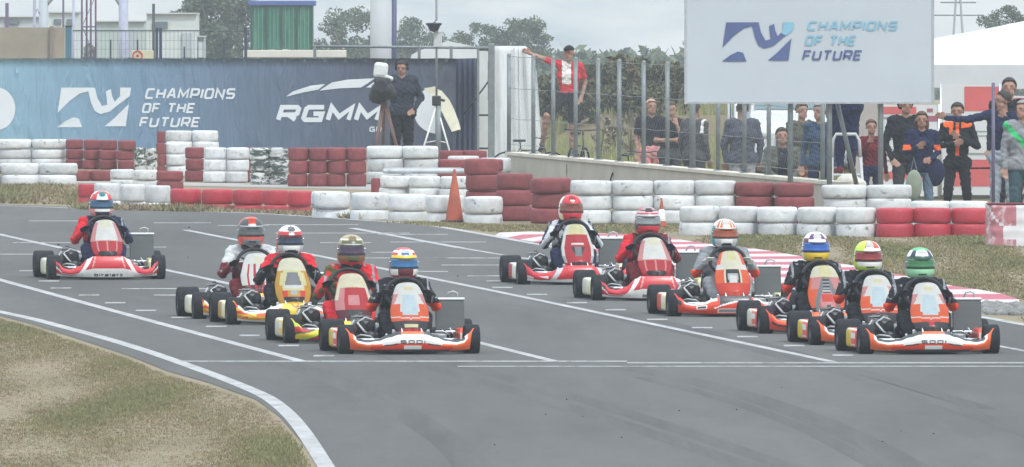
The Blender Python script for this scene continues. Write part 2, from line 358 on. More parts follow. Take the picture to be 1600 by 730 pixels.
blades('grass', [(600,348),(700,349),(800,352),(1060,352),(1062,367),(1700,372),(1700,560),(1602,503),(1594,468),(1488,453),(1405,435),(1323,419),(1195,396),(1088,384),(1030,373),(935,369),(800,366),(700,356),(620,349)], 30000, .012, .035, .018, [GC[1], GC[2], GC[2], GC[3]], 5)
blades('grass', [(-50,290),(122,292),(122,321),(0,318),(-50,317)], 3500, .03, .10, .02, [GC[1], GC[2], GC[3]], 6)
blades('grass', [(122,323),(122,328),(400,333),(560,343),(560,336),(400,328),(200,325)], 2200, .03, .09, .02, [GC[0], GC[1], GC[2]], 8)

# ------------------------------------------------------------------ tyres of the barriers
TP = {
 'white': mat('tyre_paint_white', (.60,.615,.63), .65, .16, 2, bump=.3, rgb2=(.17,.165,.155), thr=(.59,.68), randobj=.18),
 'worn': mat('tyre_paint_worn', (.60,.61,.60), .7, .15, 1.1, bump=.25, rgb2=(.05,.07,.06), thr=(.46,.52), randobj=.2, stretch=(1,1,3.5)),
 'red': mat('tyre_paint_dark_red', (.21,.045,.05), .75, .22, 2, bump=.15, rgb2=(.16,.04,.045), thr=(.66,.78), randobj=.14),
 'bright': mat('tyre_paint_bright_red', (.43,.03,.05), .5, .12, 5, bump=.25, rgb2=(.3,.09,.09), thr=(.70,.8), randobj=.1),
 'black': mat('tyre_bare_rubber', (.03,.032,.036), .8, .3, 6, bump=.4, rgb2=(.3,.3,.3), thr=(.62,.68), randobj=.2)}
TWORD = {'white': 'white', 'worn': 'scuffed black-white', 'red': 'dark red', 'bright': 'bright red', 'black': 'bare black'}
def tyre_mesh(kind, colr):
    b = BM()
    if kind == 'car':   # R 1, height scaled later
        pr = [(.60,.10),(.66,.02),(.80,.0),(.93,.025),(.978,.12),(.994,.30),(1.0,.5),(.994,.70),(.978,.88),(.93,.975),(.80,1.0),(.66,.98),(.60,.90),(.63,.8),(.90,.72),(.90,.28),(.63,.2)]
    else:
        pr = [(.50,.12),(.56,.03),(.72,.0),(.92,.03),(.985,.10),(1.0,.25),(1.0,.5),(1.0,.75),(.985,.90),(.92,.97),(.72,1.0),(.56,.97),(.50,.88),(.55,.8),(.92,.74),(.92,.26),(.55,.2)]
    lathe(b, pr, n=36, close=True); bmesh.ops.recalc_face_normals(b, faces=b.faces)
    me = bpy.data.meshes.new('tyre'); b.to_mesh(me); b.free(); me.materials.append(TP[colr]); return me
TM = {}
ORD = ['first','second','third','fourth','fifth','sixth','seventh','eighth','ninth','tenth','eleventh','twelfth','thirteenth','fourteenth']
def row(x0, x1, n, colr, yb0, yb1, layers, hpx, where, kind='car', sink=0.0, group='tyres of the barrier', ztop=None):
    """n tyres side by side from photo x0 to x1, standing on ground seen at yb0..yb1, each layer hpx photo pixels high"""
    for k in range(layers):
        for i in range(n):
            t = (i + .5) / n; px = x0 + (x1-x0)*t; py = yb0 + (yb1-yb0)*t; s = (py+150)/HC
            d = (x1-x0)/n/s*1.03; h = hpx/s; p = G(px, py)
            if (kind, colr) not in TM: TM[(kind, colr)] = tyre_mesh(kind, colr)
            o = bpy.data.objects.new('tyre', TM[(kind, colr)]); COL.objects.link(o)
            o.scale = (d/2, d/2, h*.985); o.location = (p.x + rnd.gauss(0,.008), p.y + d/2 + rnd.gauss(0,.014), p.z + (k - sink)*h)
            o.rotation_euler = (rnd.gauss(0,.008), rnd.gauss(0,.008), rnd.uniform(0, 6.28))
            lay = ['bottom','second','third','fourth'][k] if k < layers-1 else 'top'
            if layers == 1: lay = 'only'
            pos = 'single column' if n == 1 else ORD[i] + ' from left'
            tag(o, f'{TWORD[colr]} tyre, {pos}, {lay} layer, {where}', 'tyre', group)
B1 = 'tyres of the low front barrier'; B2 = 'tyres of the right hand barrier'; B3 = 'tyres of the rear barriers'
# low front barrier, left to right
row(122,147,1,'bright',322,322,2,21,'left end of low front barrier', group=B1, sink=.35)
row(147,267,3,'white',322,327,2,27,'white left part of low front barrier', group=B1, sink=.65)
row(267,411,3,'bright',328,330,2,24,'wide red part of low front barrier', group=B1, sink=.6)
row(411,487,2,'bright',330,332,2,24,'narrow red part of low front barrier', group=B1, sink=.6)
row(487,785,5,'white',340,350,2,27,'long white run by the orange cone', group=B1, sink=.45)
# barrier right of the cone
row(727,780,1,'red',322,324,3,25,'rear red stack next to the orange cone', group=B2)
row(776,832,1,'red',346,346,3,25,'middle red stack right of the orange cone', group=B2)
row(830,893,1,'red',350,350,3,24,'red stack joining the white triple wall', group=B2)
row(893,1150,4,'white',351,351,3,23,'white triple wall behind the red karts', group=B2)
row(1150,1272,2,'red',351,352,3,22,'dark red pair below the large sign', group=B2)
row(1285,1425,2,'white',352,352,3,21,'white pair below the step ladder', group=B2)
row(1425,1545,2,'white',356,356,2,21,'white pair behind the bright red tyres', group=B2)
row(1062,1370,5,'white',368,371,2,25,'white front run above the kerb', group=B2, sink=.15)
row(1370,1545,3,'bright',371,371,2,25,'red run beside the wrapped stack', group=B2, sink=.15)
# rear barriers
row(450,572,4,'red',292,292,3,20.5,'dark red block below the RGMM lettering', 'kart', group=B3)
row(573,685,2,'white',288,288,3,20,'white block before the camera operator', group=B3)
row(686,760,2,'red',286,286,3,17,'red block right of the camera operator', group=B3)
row(700,798,2,'white',290,296,2,24,'white end by the concrete wall', group=B3)
row(683,786,2,'red',306,306,3,19,'dark red run behind the cone', group=B3)
row(580,594,1,'red',308,308,1,30,'just left of the grey flat cover', 'kart', group=B3)
row(593,735,3,'white',312,314,2,19,'white run under the grey flat cover', group=B3)
row(318,388,2,'white',286,286,3,18.5,'white block left of the worn block', 'kart', group=B3)
row(388,396,1,'red',285,285,3,18.5,'thin red end touching the worn block', 'kart', group=B3)
row(390,450,2,'worn',289,289,3,19.5,'worn block beneath the banner middle', 'kart', group=B3)
row(289,318,1,'red',284,284,3,18,'narrow red stack before the banner', 'kart', group=B3)
row(258,290,1,'white',277,277,3,18,'narrow white stack below the tall one', 'kart', group=B3)
row(245,258,1,'red',277,277,4,18,'tall thin red stack', 'kart', group=B3)
row(260,341,2,'white',272,272,4,17,'tall white stack before the banner', group=B3)
row(103,210,4,'red',264,266,3,15.5,'dark red block below the banner logo', 'kart', group=B3)
row(210,246,2,'worn',268,270,2,19,'worn pair left of the tall stack', 'kart', group=B3)
row(-60,103,3,'white',264,264,3,15.5,'white block touching left photo edge, rear', group=B3)
row(-60,120,3,'white',291,291,2,18,'white front row at left photo edge', group=B3)
row(110,172,2,'red',283,283,1,17,'flat row left of the lone kart', group=B3)
row(172,245,2,'white',296,298,2,16,'low pair behind the lone kart driver', group=B3)
row(245,286,1,'red',299,299,2,16,'red end behind the low front barrier', 'kart', group=B3)

# flat cover lying on the rear barrier, wrapped stack at the right, cones
b = BM(); p = G(665, 312); box(b, (0,0,.035), (1.22,.5,.07), bev=.03); box(b, (0,0,.075), (1.0,.36,.012), bev=.004)
o = obj('barrier_cover', b, mat('grey_plastic_cover', (.45,.47,.5), .5, .15, 5, rgb2=(.2,.22,.24), thr=(.55,.7)), loc=p + Vector((0, .28, .365)))
tag(o, 'pale grey flat cover lying on the white tyres left of the cone', 'cover')
t = empty('wrapped_tyre_stack', G(1588, 385)); tag(t, 'tyre stack wrapped in torn pink and white sheeting at the right edge', 'tyre stack')
b = BM(); W = .72; 
prf = []
for k in range(40):
    a = 2*math.pi*k/40; q = 4.5; cx = math.copysign(abs(math.cos(a))**(2/q), math.cos(a)); cy = math.copysign(abs(math.sin(a))**(2/q), math.sin(a)); prf.append((cx*W/2, cy*W/2))
rings = []
for j in range(13):
    z = .50*j/12; s = 1 + .012*math.sin(j*1.7) - (.03 if j in (6,) else 0)
    rings.append([b.verts.new((x*s*(1+.012*math.sin(9*i+j)), y_*s+.36, z)) for i, (x, y_) in enumerate(prf)])
for j in range(12):
    for k in range(40):
        f = b.faces.new((rings[j][k], rings[j][(k+1)%40], rings[j+1][(k+1)%40], rings[j+1][k])); f.smooth = True
        xx = (prf[k][0]/W + .5); slant = xx + .12*math.sin(j*.55)
        f.material_index = 1 if (.36 < slant < .66) else (1 if (j + k) % 17 == 0 else 0)
f = b.faces.new(rings[-1]); f.material_index = 2
obj('wrapping', b, [mat('pink_sheeting', (.45,.16,.19), .5, .3, 7, rgb2=(.62,.5,.52), thr=(.52,.6)), mat('white_sheeting', (.66,.64,.66), .5, .12, 7), paint('maroon','matt')], t)
b = BM(); box(b, (0,.36,.515), (.70,.66,.02), bev=.008); obj('lid', b, paint('maroon', 'matt'), t)
def cone(px, py, h, label, white=False):
    t = empty('traffic_cone', G(px, py) + Vector((0,.16,0)), rz=.2); tag(t, label, 'cone')
    b = BM(); box(b, (0,0,.02*h), (.44*h,.44*h,.05*h), bev=.012*h); obj('base', b, mat('cone_base_rubber', (.05,.035,.035), .8, .2, 8), t)
    b = BM(); lathe(b, [(.17*h,.04*h),(.165*h,.07*h),(.025*h,.98*h),(.018*h,1.0*h),(0.001,1.0*h)], n=24)
    obj('cone_body', b, mat('faded_orange_plastic', (.38,.085,.045), .75, .2, 5, rgb2=(.17,.06,.05), thr=(.55,.68)), t)
    if white:
        b = BM(); lathe(b, [(.145*h,.22*h),(.147*h,.23*h),(.085*h,.62*h),(.083*h,.62*h)], n=24); obj('sleeve', b, paint('white','matt'), t)
cone(710, 348, .70, 'large faded orange traffic cone before the long white tyre run')
cone(1034, 356, .38, 'small orange and white cone behind the red kart driver', True)

# ------------------------------------------------------------------ concrete wall with the post fence
wl = [GX(-1,1)]*0
p0, p1 = G(792, 291), G(1302, 344); CW = mat('cast_concrete', (.42,.39,.34), .9, .12, 1.5, bump=.2, rgb2=(.30,.28,.24), thr=(.55,.75))
dirw = Vector((p1.x-p0.x, p1.y-p0.y, 0)); LW = dirw.length; dirw.normalize(); angw = math.atan2(dirw.y, dirw.x)
t = empty('concrete_wall', (0,0,0)); tag(t, 'low pale concrete wall under the post fence', 'wall')
b = BM(); nrm = Vector((-dirw.y, dirw.x, 0));  nrm = nrm if nrm.y > 0 or nrm.x > 0 else -nrm
back = Vector((abs(dirw.y), abs(dirw.x)*0+.25, 0)).normalized() * .22
def wallseg(b, a, c, h, th, z0=-.2, ov=0):
    va = [Vector((a.x, a.y, SL*a.y+z0)), Vector((c.x, c.y, SL*c.y+z0)), Vector((c.x, c.y, SL*c.y+h)), Vector((a.x, a.y, SL*a.y+h))]
    vb = [v + back*th/.22 for v in va]
    if ov: va = [v - back*ov for v in va]; 
    V = [b.verts.new(v) for v in va + vb]
    for f in ((0,1,2,3),(5,4,7,6),(3,2,6,7),(1,5,6,2),(4,0,3,7)): b.faces.new([V[i] for i in f])
wallseg(b, p0, p1, .46, .22); bmesh.ops.recalc_face_normals(b, faces=b.faces); obj('wall_body', b, CW, t)
b = BM(); wallseg(b, p0, p1, .505, .24, z0=.462, ov=.12); bmesh.ops.recalc_face_normals(b, faces=b.faces); obj('coping', b, mat('pale_coping', (.56,.52,.46), .9, .12, 3), t)
# fence posts stand on the wall, 2 m apart, wires between
fence = empty('post_fence', (0,0,0)); tag(fence, 'galvanised post and wire fence standing on the concrete wall', 'fence')
FP = []
for px in [784,822,853,888,923,956,994,1031,1070,1110,1151,1189,1273]:
    # intersection of view column with the wall line
    u = (px-800)/F; tt = (u*p0.y - p0.x)/(dirw.x - u*dirw.y); q = p0 + dirw*tt; q = Vector((q.x, q.y, SL*q.y)) + back*.5; FP.append((px, q))
for px, q in FP:
    b = BM(); w = .045 if px == 1070 else .032; zb_ = .49 if px < 1302 else -.25
    tube(b, [(q.x, q.y, q.z+zb_), (q.x, q.y, q.z+1.93)], w, 10); ball(b, (q.x, q.y, q.z+1.93), w*1.15, sub=1)
    box(b, (q.x, q.y, q.z+zb_+.022), (.13,.13,.012)); obj('post', b, STEEL, fence)
b = BM()
for (xa, a), (xb, c) in zip(FP, FP[1:]):
    for h in (.62, 1.0, 1.45, 1.92):
        m_ = (a+c)/2; tube(b, [a+Vector((0,0,h)), m_+Vector((0,0,h-.012)), c+Vector((0,0,h))], .004, 4)
    d = c - a; n = int(1.3/.11)
    L2 = d.length; st = .13
    k = -1.3
    while k < L2:
        for sg in (0, 1):
            s0, s1 = max(k, 0), min(k+1.3, L2)
            if s1-s0 < .05: continue
            z0, z1 = .62+(s0-k), .62+(s1-k)
            if sg: z0, z1 = 2.54-z0, 2.54-z1
            tube(b, [a+d*(s0/L2)+Vector((0,0,z0)), a+d*(s1/L2)+Vector((0,0,z1))], .0009, 3, caps=False)
        k += st
obj('wire_mesh', b, STEEL, fence)

# ------------------------------------------------------------------ steel gate frame and rail behind the banner
t = empty('steel_gate', (0,0,0)); tag(t, 'grey steel gate frame and top rail behind the dark end of banner', 'fence')
YG = 251.5
def vpost(px, ytop, w, name='post', par=None, Y=YG, m=STEEL, bot=None):
    a = A(px, ytop, Y); g_ = gz(Y); b = BM(); box(b, (a.x, Y, (a.z+g_)/2), (w, w, a.z-g_), bev=w*.12); obj(name, b, m, par)
for px in (492, 655, 705): vpost(px, 72, .05, par=t)
vpost(768, 68, .11, par=t, Y=248); vpost(747, 74, .04, par=t, Y=248)
b = BM(); a, c = A(488, 72.5, YG), A(766, 75, YG); tube(b, [a, c], .022, 8); obj('top_rail', b, STEEL, t)
b = BM(); a, c = A(748, 118, 248), A(766, 118, 248); 
for yy in (78, 180, 232): b = BM(); tube(b, [A(748, yy, 248), A(766, yy, 248)], .016, 8); obj('gate_bar', b, DARKM, t)
b = BM()
tube(b, [A(724,180,248), A(765,125,248)], .014, 8); obj('brace', b, DARKM, t)

# ------------------------------------------------------------------ the long printed banner
YB = 250.0; x0w = (-330-800)/F*YB; x1w = (745-800)/F*YB; zt = A(0, 91, YB).z; zb = SL*YB + .03
bm_ = bpy.data.materials.new('printed_banner'); bm_.use_nodes = True; tt_ = bm_.node_tree; bs = tt_.nodes['Principled BSDF']; bs.inputs['Roughness'].default_value = .6
tcn = tt_.nodes.new('ShaderNodeTexCoord'); sp = tt_.nodes.new('ShaderNodeSeparateXYZ'); tt_.links.new(tcn.outputs['Object'], sp.inputs[0])
mrn = tt_.nodes.new('ShaderNodeMapRange'); mrn.inputs[1].default_value = (-100-800)/F*YB; mrn.inputs[2].default_value = x1w; tt_.links.new(sp.outputs[0], mrn.inputs[0])
rr = tt_.nodes.new('ShaderNodeValToRGB'); cr = rr.color_ramp; cr.elements[0].color = (.42,.62,.70,1); cr.elements[1].color = (.125,.145,.19,1)
for ps, c in ((.15,(.36,.54,.66)),(.38,(.27,.395,.53)),(.58,(.20,.265,.37)),(.8,(.145,.172,.24))):
    e = cr.elements.new(ps); e.color = (*c, 1)
tt_.links.new(mrn.outputs[0], rr.inputs[0])
nb = tt_.nodes.new('ShaderNodeTexNoise'); nb.inputs['Scale'].default_value = 1.6; nb.inputs['Detail'].default_value = 4; tt_.links.new(tcn.outputs['Object'], nb.inputs[0])
mrb = tt_.nodes.new('ShaderNodeMapRange'); mrb.inputs[3].default_value = .86; mrb.inputs[4].default_value = 1.14; tt_.links.new(nb.outputs[0], mrb.inputs[0])
vm = tt_.nodes.new('ShaderNodeVectorMath'); vm.operation = 'SCALE'; tt_.links.new(rr.outputs[0], vm.inputs[0]); tt_.links.new(mrb.outputs[0], vm.inputs['Scale']); tt_.links.new(vm.outputs[0], bs.inputs['Base Color'])
mpb = tt_.nodes.new('ShaderNodeMapping'); mpb.inputs['Scale'].default_value = (3, 1, .6); tt_.links.new(tcn.outputs['Object'], mpb.inputs[0])
nbb = tt_.nodes.new('ShaderNodeTexNoise'); nbb.inputs['Scale'].default_value = 1.4; nbb.inputs['Detail'].default_value = 3; nbb.inputs['Distortion'].default_value = .8; tt_.links.new(mpb.outputs[0], nbb.inputs[0])
bpb = tt_.nodes.new('ShaderNodeBump'); bpb.inputs['Strength'].default_value = .7; bpb.inputs['Distance'].default_value = .12; tt_.links.new(nbb.outputs[0], bpb.inputs['Height']); tt_.links.new(bpb.outputs[0], bs.inputs['Normal'])
t = empty('banner', (0,0,0)); tag(t, 'long printed banner fading from light blue to grey behind the tyres', 'banner')
def wob(x, z): return .004*math.sin(x*2.1) + .003*math.sin(x*5.3+z*2) + .0015*math.sin(x*11+z*5)
b = BM(); nx_, nz_ = 150, 10; gv = [[b.verts.new((x0w+(x1w-x0w)*i/nx_, YB + wob(x0w+(x1w-x0w)*i/nx_, zb+(zt-zb)*j/nz_), zb+(zt-zb)*j/nz_ - (.006*abs(math.sin(i*.42)) if j==nz_ else 0))) for i in range(nx_+1)] for j in range(nz_+1)]
for j in range(nz_):
    for i in range(nx_): b.faces.new((gv[j][i], gv[j][i+1], gv[j+1][i+1], gv[j+1][i])).smooth = True
rr_ = bmesh.ops.solidify(b, geom=b.faces[:], thickness=-.006)
obj('fabric', b, bm_, t)
WP = mat('banner_white_print', (.62,.66,.70), .6, .05, 3)
def fb(px, py, lift=0):   # point of the banner face seen at a photo pixel
    p = A(px, py, YB); return Vector((p.x, YB + wob(p.x, p.z) - .010 - lift*2, p.z))
def fbt(x, y, lift): return fb(x, -y, lift)
b = BM(); logo(b, fbt, 89, 205, -199, -137)
text(b, 'CHAMPIONS', fbt, 226, 366, -155, -138, .2, .25); text(b, 'OF THE', fbt, 221, 303, -177, -161, .2, .25); text(b, 'FUTURE', fbt, 217, 311, -199, -183, .2, .25)
obj('lettering', b, WP, t)
b = BM(); text(b, 'RGMM', fbt, 431, 592, -191, -164, .27, .32, gap=.18); text(b, 'GR', fbt, 577, 596, -206, -198, .22, .1); obj('lettering', b, WP, t)
b = BM(); S = 2.4325
for P_ in ([(235,368),(262,348),(330,326),(385,320),(358,341),(300,352)], [(362,345),(410,314),(470,303),(572,298),(545,318),(520,333),(440,336)], [(540,333),(565,316),(600,300),(640,300),(620,333)]):
    poly(b, [fb(350+x/S, y/S) for x, y in P_])
obj('swoosh', b, WP, t)
b = BM(); poly(b, [fb(-4+28*math.cos(a/32*6.2832), 170+33*math.sin(a/32*6.2832)) for a in range(32)]); obj('disc', b, WP, t); b = BM()
poly(b, [fb(683+37*math.cos(a/20*math.pi+math.pi/2), 172+37*math.sin(a/20*math.pi+math.pi/2)) for a in range(21)]); obj('disc', b, WP, t)
for i in range(34):   # eyelets along the upper hem
    xe = x0w + (x1w-x0w)*(i+.5)/34; b = BM(); zz = zt - .045; tube(b, [(xe+.018*math.cos(a), YB + wob(xe, zz) - .010, zz+.018*math.sin(a)) for a in [2*math.pi*k/10 for k in range(11)]], .005, 5, caps=False); obj('eyelet', b, STEEL, t)
# hem posts behind the banner
for px in range(-300, 740, 118): 
    vpost(px, 93, .04, par=t, Y=250.3, name='stake')
t = empty('white_board', (0,0,0)); tag(t, 'narrow white board between the folded sheet and the gate post', 'board'); b = BM(); a, c = A(746, 78, 249.6), A(762, 78, 249.6)
box(b, ((a.x+c.x)/2, 249.6, (a.z+gz(249.6))/2), (c.x-a.x, .03, a.z-gz(249.6)), bev=.004); obj('board', b, mat('white_board_face', (.58,.60,.60), .6, .1, 3), t)
# folded dark end piece of banner
t = empty('folded_sheet', (0,0,0)); tag(t, 'dark blue grey folded sheet hanging at the gate end of the banner', 'sheet')
b = BM(); xs_ = [712+i*1.6 for i in range(21)]
col_ = [[b.verts.new(A(x, y_, 249.3) + Vector((0, .05*math.sin(i*1.25), 0))) for i, x in enumerate(xs_)] for y_ in (92, 130, 180, 262)]
for j in range(3):
    for i in range(20): b.faces.new((col_[j][i], col_[j][i+1], col_[j+1][i+1], col_[j+1][i])).smooth = True
bmesh.ops.solidify(b, geom=b.faces[:], thickness=.008)
obj('fabric', b, mat('slate_fabric', (.075,.092,.15), .8, .15, 4), t)
# ------------------------------------------------------------------ people: one continuous skin per body
def capsule(b, a, c, ra, rb, n=12):
    a, c = Vector(a), Vector(c); d = c - a; Ln = d.length
    if Ln < 1e-5: ball(b, a, ra, sub=2); return
    d.normalize(); u = d.orthogonal().normalized(); w = d.cross(u); rings = []
    st = [(-math.cos(t)*1.0, math.sin(t)) for t in (.35, .8, 1.25)]
    prof = [(Vector(a) + d*(ra*x), ra*r) for x, r in st] + [(Vector(c) + d*(rb*-x), rb*r) for x, r in st[::-1]]
    for p, r in prof: rings.append([b.verts.new(p + (u*math.cos(2*math.pi*k/n) + w*math.sin(2*math.pi*k/n))*r) for k in range(n)])
    for i in range(len(rings)-1):
        for k in range(n): b.faces.new((rings[i][k], rings[i][(k+1)%n], rings[i+1][(k+1)%n], rings[i+1][k]))
    v0 = b.verts.new(a - d*ra); v1 = b.verts.new(c + d*rb)
    for k in range(n):
        b.faces.new((rings[0][(k+1)%n], rings[0][k], v0)); b.faces.new((rings[-1][k], rings[-1][(k+1)%n], v1))
STAND = dict(pelvis=(0,0,.98), hipL=(-.085,0,.93), hipR=(.085,0,.93), kneeL=(-.10,-.02,.50), kneeR=(.10,-.02,.50), ankL=(-.11,.02,.085), ankR=(.11,.02,.085),
    toeL=(-.13,-.14,.035), toeR=(.13,-.14,.035), waist=(0,.005,1.10), chest=(0,0,1.28), shL=(-.175,.0,1.43), shR=(.175,.0,1.43), elL=(-.225,.03,1.15), elR=(.225,.03,1.15),
    wrL=(-.235,-.05,.91), wrR=(.235,-.05,.91), haL=(-.235,-.07,.83), haR=(.235,-.07,.83), neck=(0,.0,1.50), head=(0,-.015,1.635))
def human(name, label, loc, rz, pose, mats, fat=1.0, face=True, group=None, sleeves=1.0, shorts=False, voxel=.0095, scale=1.0, coat=False, cat='person'):
    """mats: skin, top, bottom, shoe, glove, sleeve(optional accent on the upper arm), side"""
    J = {k: Vector(v) for k, v in {**STAND, **pose}.items()}
    S_ = []   # segments: a, c, ra, rb, tag
    def seg(a, c, ra, rb, tg): S_.append((Vector(a), Vector(c), ra, rb, tg))
    f = fat; side = (J['shR']-J['shL']).normalized(); hs = (J['hipR']-J['hipL']).normalized()
    up = (J['chest']-J['pelvis']).normalized(); fw = side.cross(up).normalized() * -1   # points to the front (-y when standing)
    if fw.dot(Vector((0,-1,0))) < 0 and not pose.get('_back'): fw = -fw
    seg(J['hipL']+hs*.0, J['hipR'], .112*f, .112*f, 'bottom'); seg(J['pelvis']-hs*.05, J['pelvis']+hs*.05, .112*f, .112*f, 'bottom')
    seg(J['waist']-hs*.055, J['waist']+hs*.055, .098*f, .098*f, 'top'); seg(J['chest']-side*.075, J['chest']+side*.075, .118*f, .118*f, 'top')
    for sg in (-1, 1):
        seg(J['pelvis']+hs*sg*.045, J['waist']+hs*sg*.045, .108*f, .098*f, 'top' if coat else 'top'); seg(J['waist']+hs*sg*.05, J['chest']+side*sg*.065, .098*f, .115*f, 'top')
        k = 'L' if sg < 0 else 'R'
        seg(J['chest']+side*sg*.06, J['sh'+k]-side*sg*.05, .11*f, .075*f, 'top'); seg(J['neck']-up*.06, J['sh'+k], .062, .066*f, 'top')
        seg(J['sh'+k], J['el'+k], .060*f, .048*f, 'top' if sleeves > .3 else 'skin'); seg(J['el'+k], J['wr'+k], .046*f if sleeves > .8 else .040, .036 if sleeves > .8 else .028, 'top' if sleeves > .8 else 'skin')
        if sleeves <= .8 : S_[-2] = (J['sh'+k], J['sh'+k].lerp(J['el'+k], .65), .064*f, .058*f, 'top'); seg(J['sh'+k].lerp(J['el'+k], .5), J['el'+k], .043, .040, 'skin')
        # hand: palm, four fingers curled a little, thumb from the side
        wd = (J['ha'+k]-J['wr'+k]); wl_ = wd.normalized(); sd_ = wl_.cross(fw if abs(wl_.dot(fw)) < .8 else up).normalized(); nm = wl_.cross(sd_)
        hk = 'glove' if 'glove' in mats else 'skin'
        pc = J['wr'+k] + wl_*.045
        for o in (-.024, 0, .024): seg(J['wr'+k]+wl_*.01+nm*0+sd_*o*.6, J['wr'+k]+wl_*.085+sd_*o, .018, .015, hk)
        curl = (fw*.6 + Vector((-.3*(1 if sg>0 else -1), 0, -.2))).normalized()
        for i_, (o, ln) in enumerate(((-.033,.062),(-.011,.074),(.011,.070),(.033,.054))):
            q0 = J['wr'+k]+wl_*.088+sd_*o; q1 = q0+wl_*ln*.55; q2 = q1+(wl_*.6+curl*.8).normalized()*ln*.5
            seg(q0, q1, .0095, .009, hk); seg(q1, q2, .009, .0075, hk)
        tb = J['wr'+k]+wl_*.03+sd_*(.03 if sg < 0 else -.03); seg(tb, tb+(wl_*.7+sd_*(.7 if sg < 0 else -.7)).normalized()*.035, .012, .0105, hk)
        t1 = tb+(wl_*.7+sd_*(.7 if sg < 0 else -.7)).normalized()*.035; seg(t1, t1+(wl_*.9+curl*.4).normalized()*.03, .0105, .009, hk)
        lw = 1.0 if not shorts else .94
        seg(J['hip'+k], J['knee'+k], .092*f, .064*f*lw, 'bottom'); 
        if shorts: S_[-1] = (J['hip'+k], J['hip'+k].lerp(J['knee'+k], .8), .097*f, .088*f, 'bottom'); seg(J['hip'+k].lerp(J['knee'+k], .6), J['knee'+k], .066, .056, 'skin')
        calf = J['knee'+k].lerp(J['ank'+k], .35) + (J['knee'+k]-J['hip'+k]).cross(hs).normalized()*0
        seg(J['knee'+k], calf, .060*f, .060*f, 'skin' if shorts else 'bottom'); seg(calf, J['ank'+k], .060*f, .040 if shorts else .050, 'skin' if shorts else 'bottom')
        seg(J['ank'+k]+Vector((0,.035,-.035)), J['toe'+k], .045, .036, 'shoe'); seg(J['ank'+k], J['ank'+k]+Vector((0,0,-.04)), .044, .046, 'shoe')
    seg(J['neck']-up*.04, J['head']-up*.05, .055, .052, 'skin')
    hd = J['head']; hf = Vector(pose.get('_look', (0,-1,0))).normalized(); hr = Vector((-hf.y, hf.x, 0)).normalized() * -1; hu = Vector((0,0,1))
    if hr.length < .1: hr = Vector((1,0,0))
    hu = hr.cross(hf) if hr.cross(hf).z > 0 else -hr.cross(hf)
    def H(x, y, z): return hd + hr*x + hf*y + hu*z
    seg(H(0,-.012,.035), H(0,.012,.02), .083, .078, 'skin'); seg(H(0,.03,-.02), H(0,.045,-.075), .062, .042, 'skin'); seg(H(-.02,.03,-.06), H(.02,.03,-.06), .045, .045, 'skin')
    seg(H(0,.084,.008), H(0,.099,-.016), .009, .012, 'skin')
    for sg in (-1, 1):
        seg(H(sg*.078,-.01,.005), H(sg*.082,-.012,-.025), .016, .012, 'skin'); seg(H(sg*.030,.080,.020), H(sg*.037,.079,.020), .0085, .0085, 'eye')
        seg(H(sg*.022,.086,.041), H(sg*.045,.079,.039), .001, .001, 'skin')
    seg(H(-.018,.083,-.045), H(.018,.083,-.045), .010, .010, 'lips')
    b = BM()
    for a, c, ra, rb, tg in S_: capsule(b, a, c, ra, rb)
    me0 = bpy.data.meshes.new('tmp'); b.to_mesh(me0); b.free(); tmp = bpy.data.objects.new('tmp', me0); COL.objects.link(tmp)
    md = tmp.modifiers.new('r', 'REMESH'); md.mode = 'VOXEL'; md.voxel_size = voxel; md.use_smooth_shade = True
    ms = tmp.modifiers.new('s', 'SMOOTH'); ms.factor = .5; ms.iterations = 3
    dg = bpy.context.evaluated_depsgraph_get(); me = bpy.data.meshes.new_from_object(tmp.evaluated_get(dg)); bpy.data.objects.remove(tmp); bpy.data.meshes.remove(me0)
    me.name = name
    nv0 = len(me.vertices); co = np.empty(nv0*3); me.vertices.foreach_get('co', co); co = co.reshape(-1,3); no = np.empty(nv0*3); me.vertices.foreach_get('normal', no); no = no.reshape(-1,3)
    X, Y_, Z = co[:,0], co[:,1], co[:,2]; ph_ = loc[0]*3 + loc[1] if hasattr(loc, '__len__') else 0
    fold = np.sin(Z*48 + 9*X + 5*np.sin(X*17+ph_) + ph_)*np.sin(X*23 + Z*19 + ph_*2) + .6*np.sin(Z*95 + X*50 + Y_*60) * np.sin(Y_*31 + ph_)     # creases of the cloth
    hd_ = np.array(J['head']); far_ = np.linalg.norm(co - hd_, axis=1) > .17; hands = np.minimum(np.linalg.norm(co-np.array(J['haL']), axis=1), np.linalg.norm(co-np.array(J['haR']), axis=1)) > .14
    co = co + no * (fold*.0058*far_*hands)[:,None]; me.vertices.foreach_set('co', co.ravel()); me.update()
    n = len(me.polygons); ctr = np.empty(n*3); me.polygons.foreach_get('center', ctr); ctr = ctr.reshape(-1, 3)
    tags = ['skin','top','bottom','shoe','glove','eye','lips','brow','accent']; best = np.full(n, 1e9); idx = np.zeros(n, int)
    for a, c, ra, rb, tg in S_:
        a_, c_ = np.array(a), np.array(c); d = c_-a_; l2 = max(d@d, 1e-9); tt = np.clip(((ctr-a_)@d)/l2, 0, 1)
        dist = np.linalg.norm(ctr-(a_+tt[:,None]*d), axis=1) - (ra+(rb-ra)*tt)
        if tg in ('eye','lips','brow'): dist -= .0015
        m_ = dist < best; best[m_] = dist[m_]; idx[m_] = tags.index(tg)
    if coat:   # jacket reaches over the hips
        pz = J['pelvis'].z - .10; m_ = (idx == 2) & (ctr[:,2] > pz); idx[m_] = 1
    if 'accent' in mats: idx = mats['accent'](ctr, idx, J)
    ml = []
    base = {'skin': SKIN, 'eye': EYE, 'lips': LIP, 'brow': HAIRD, 'shoe': paint('black','cloth'), 'glove': SKIN}
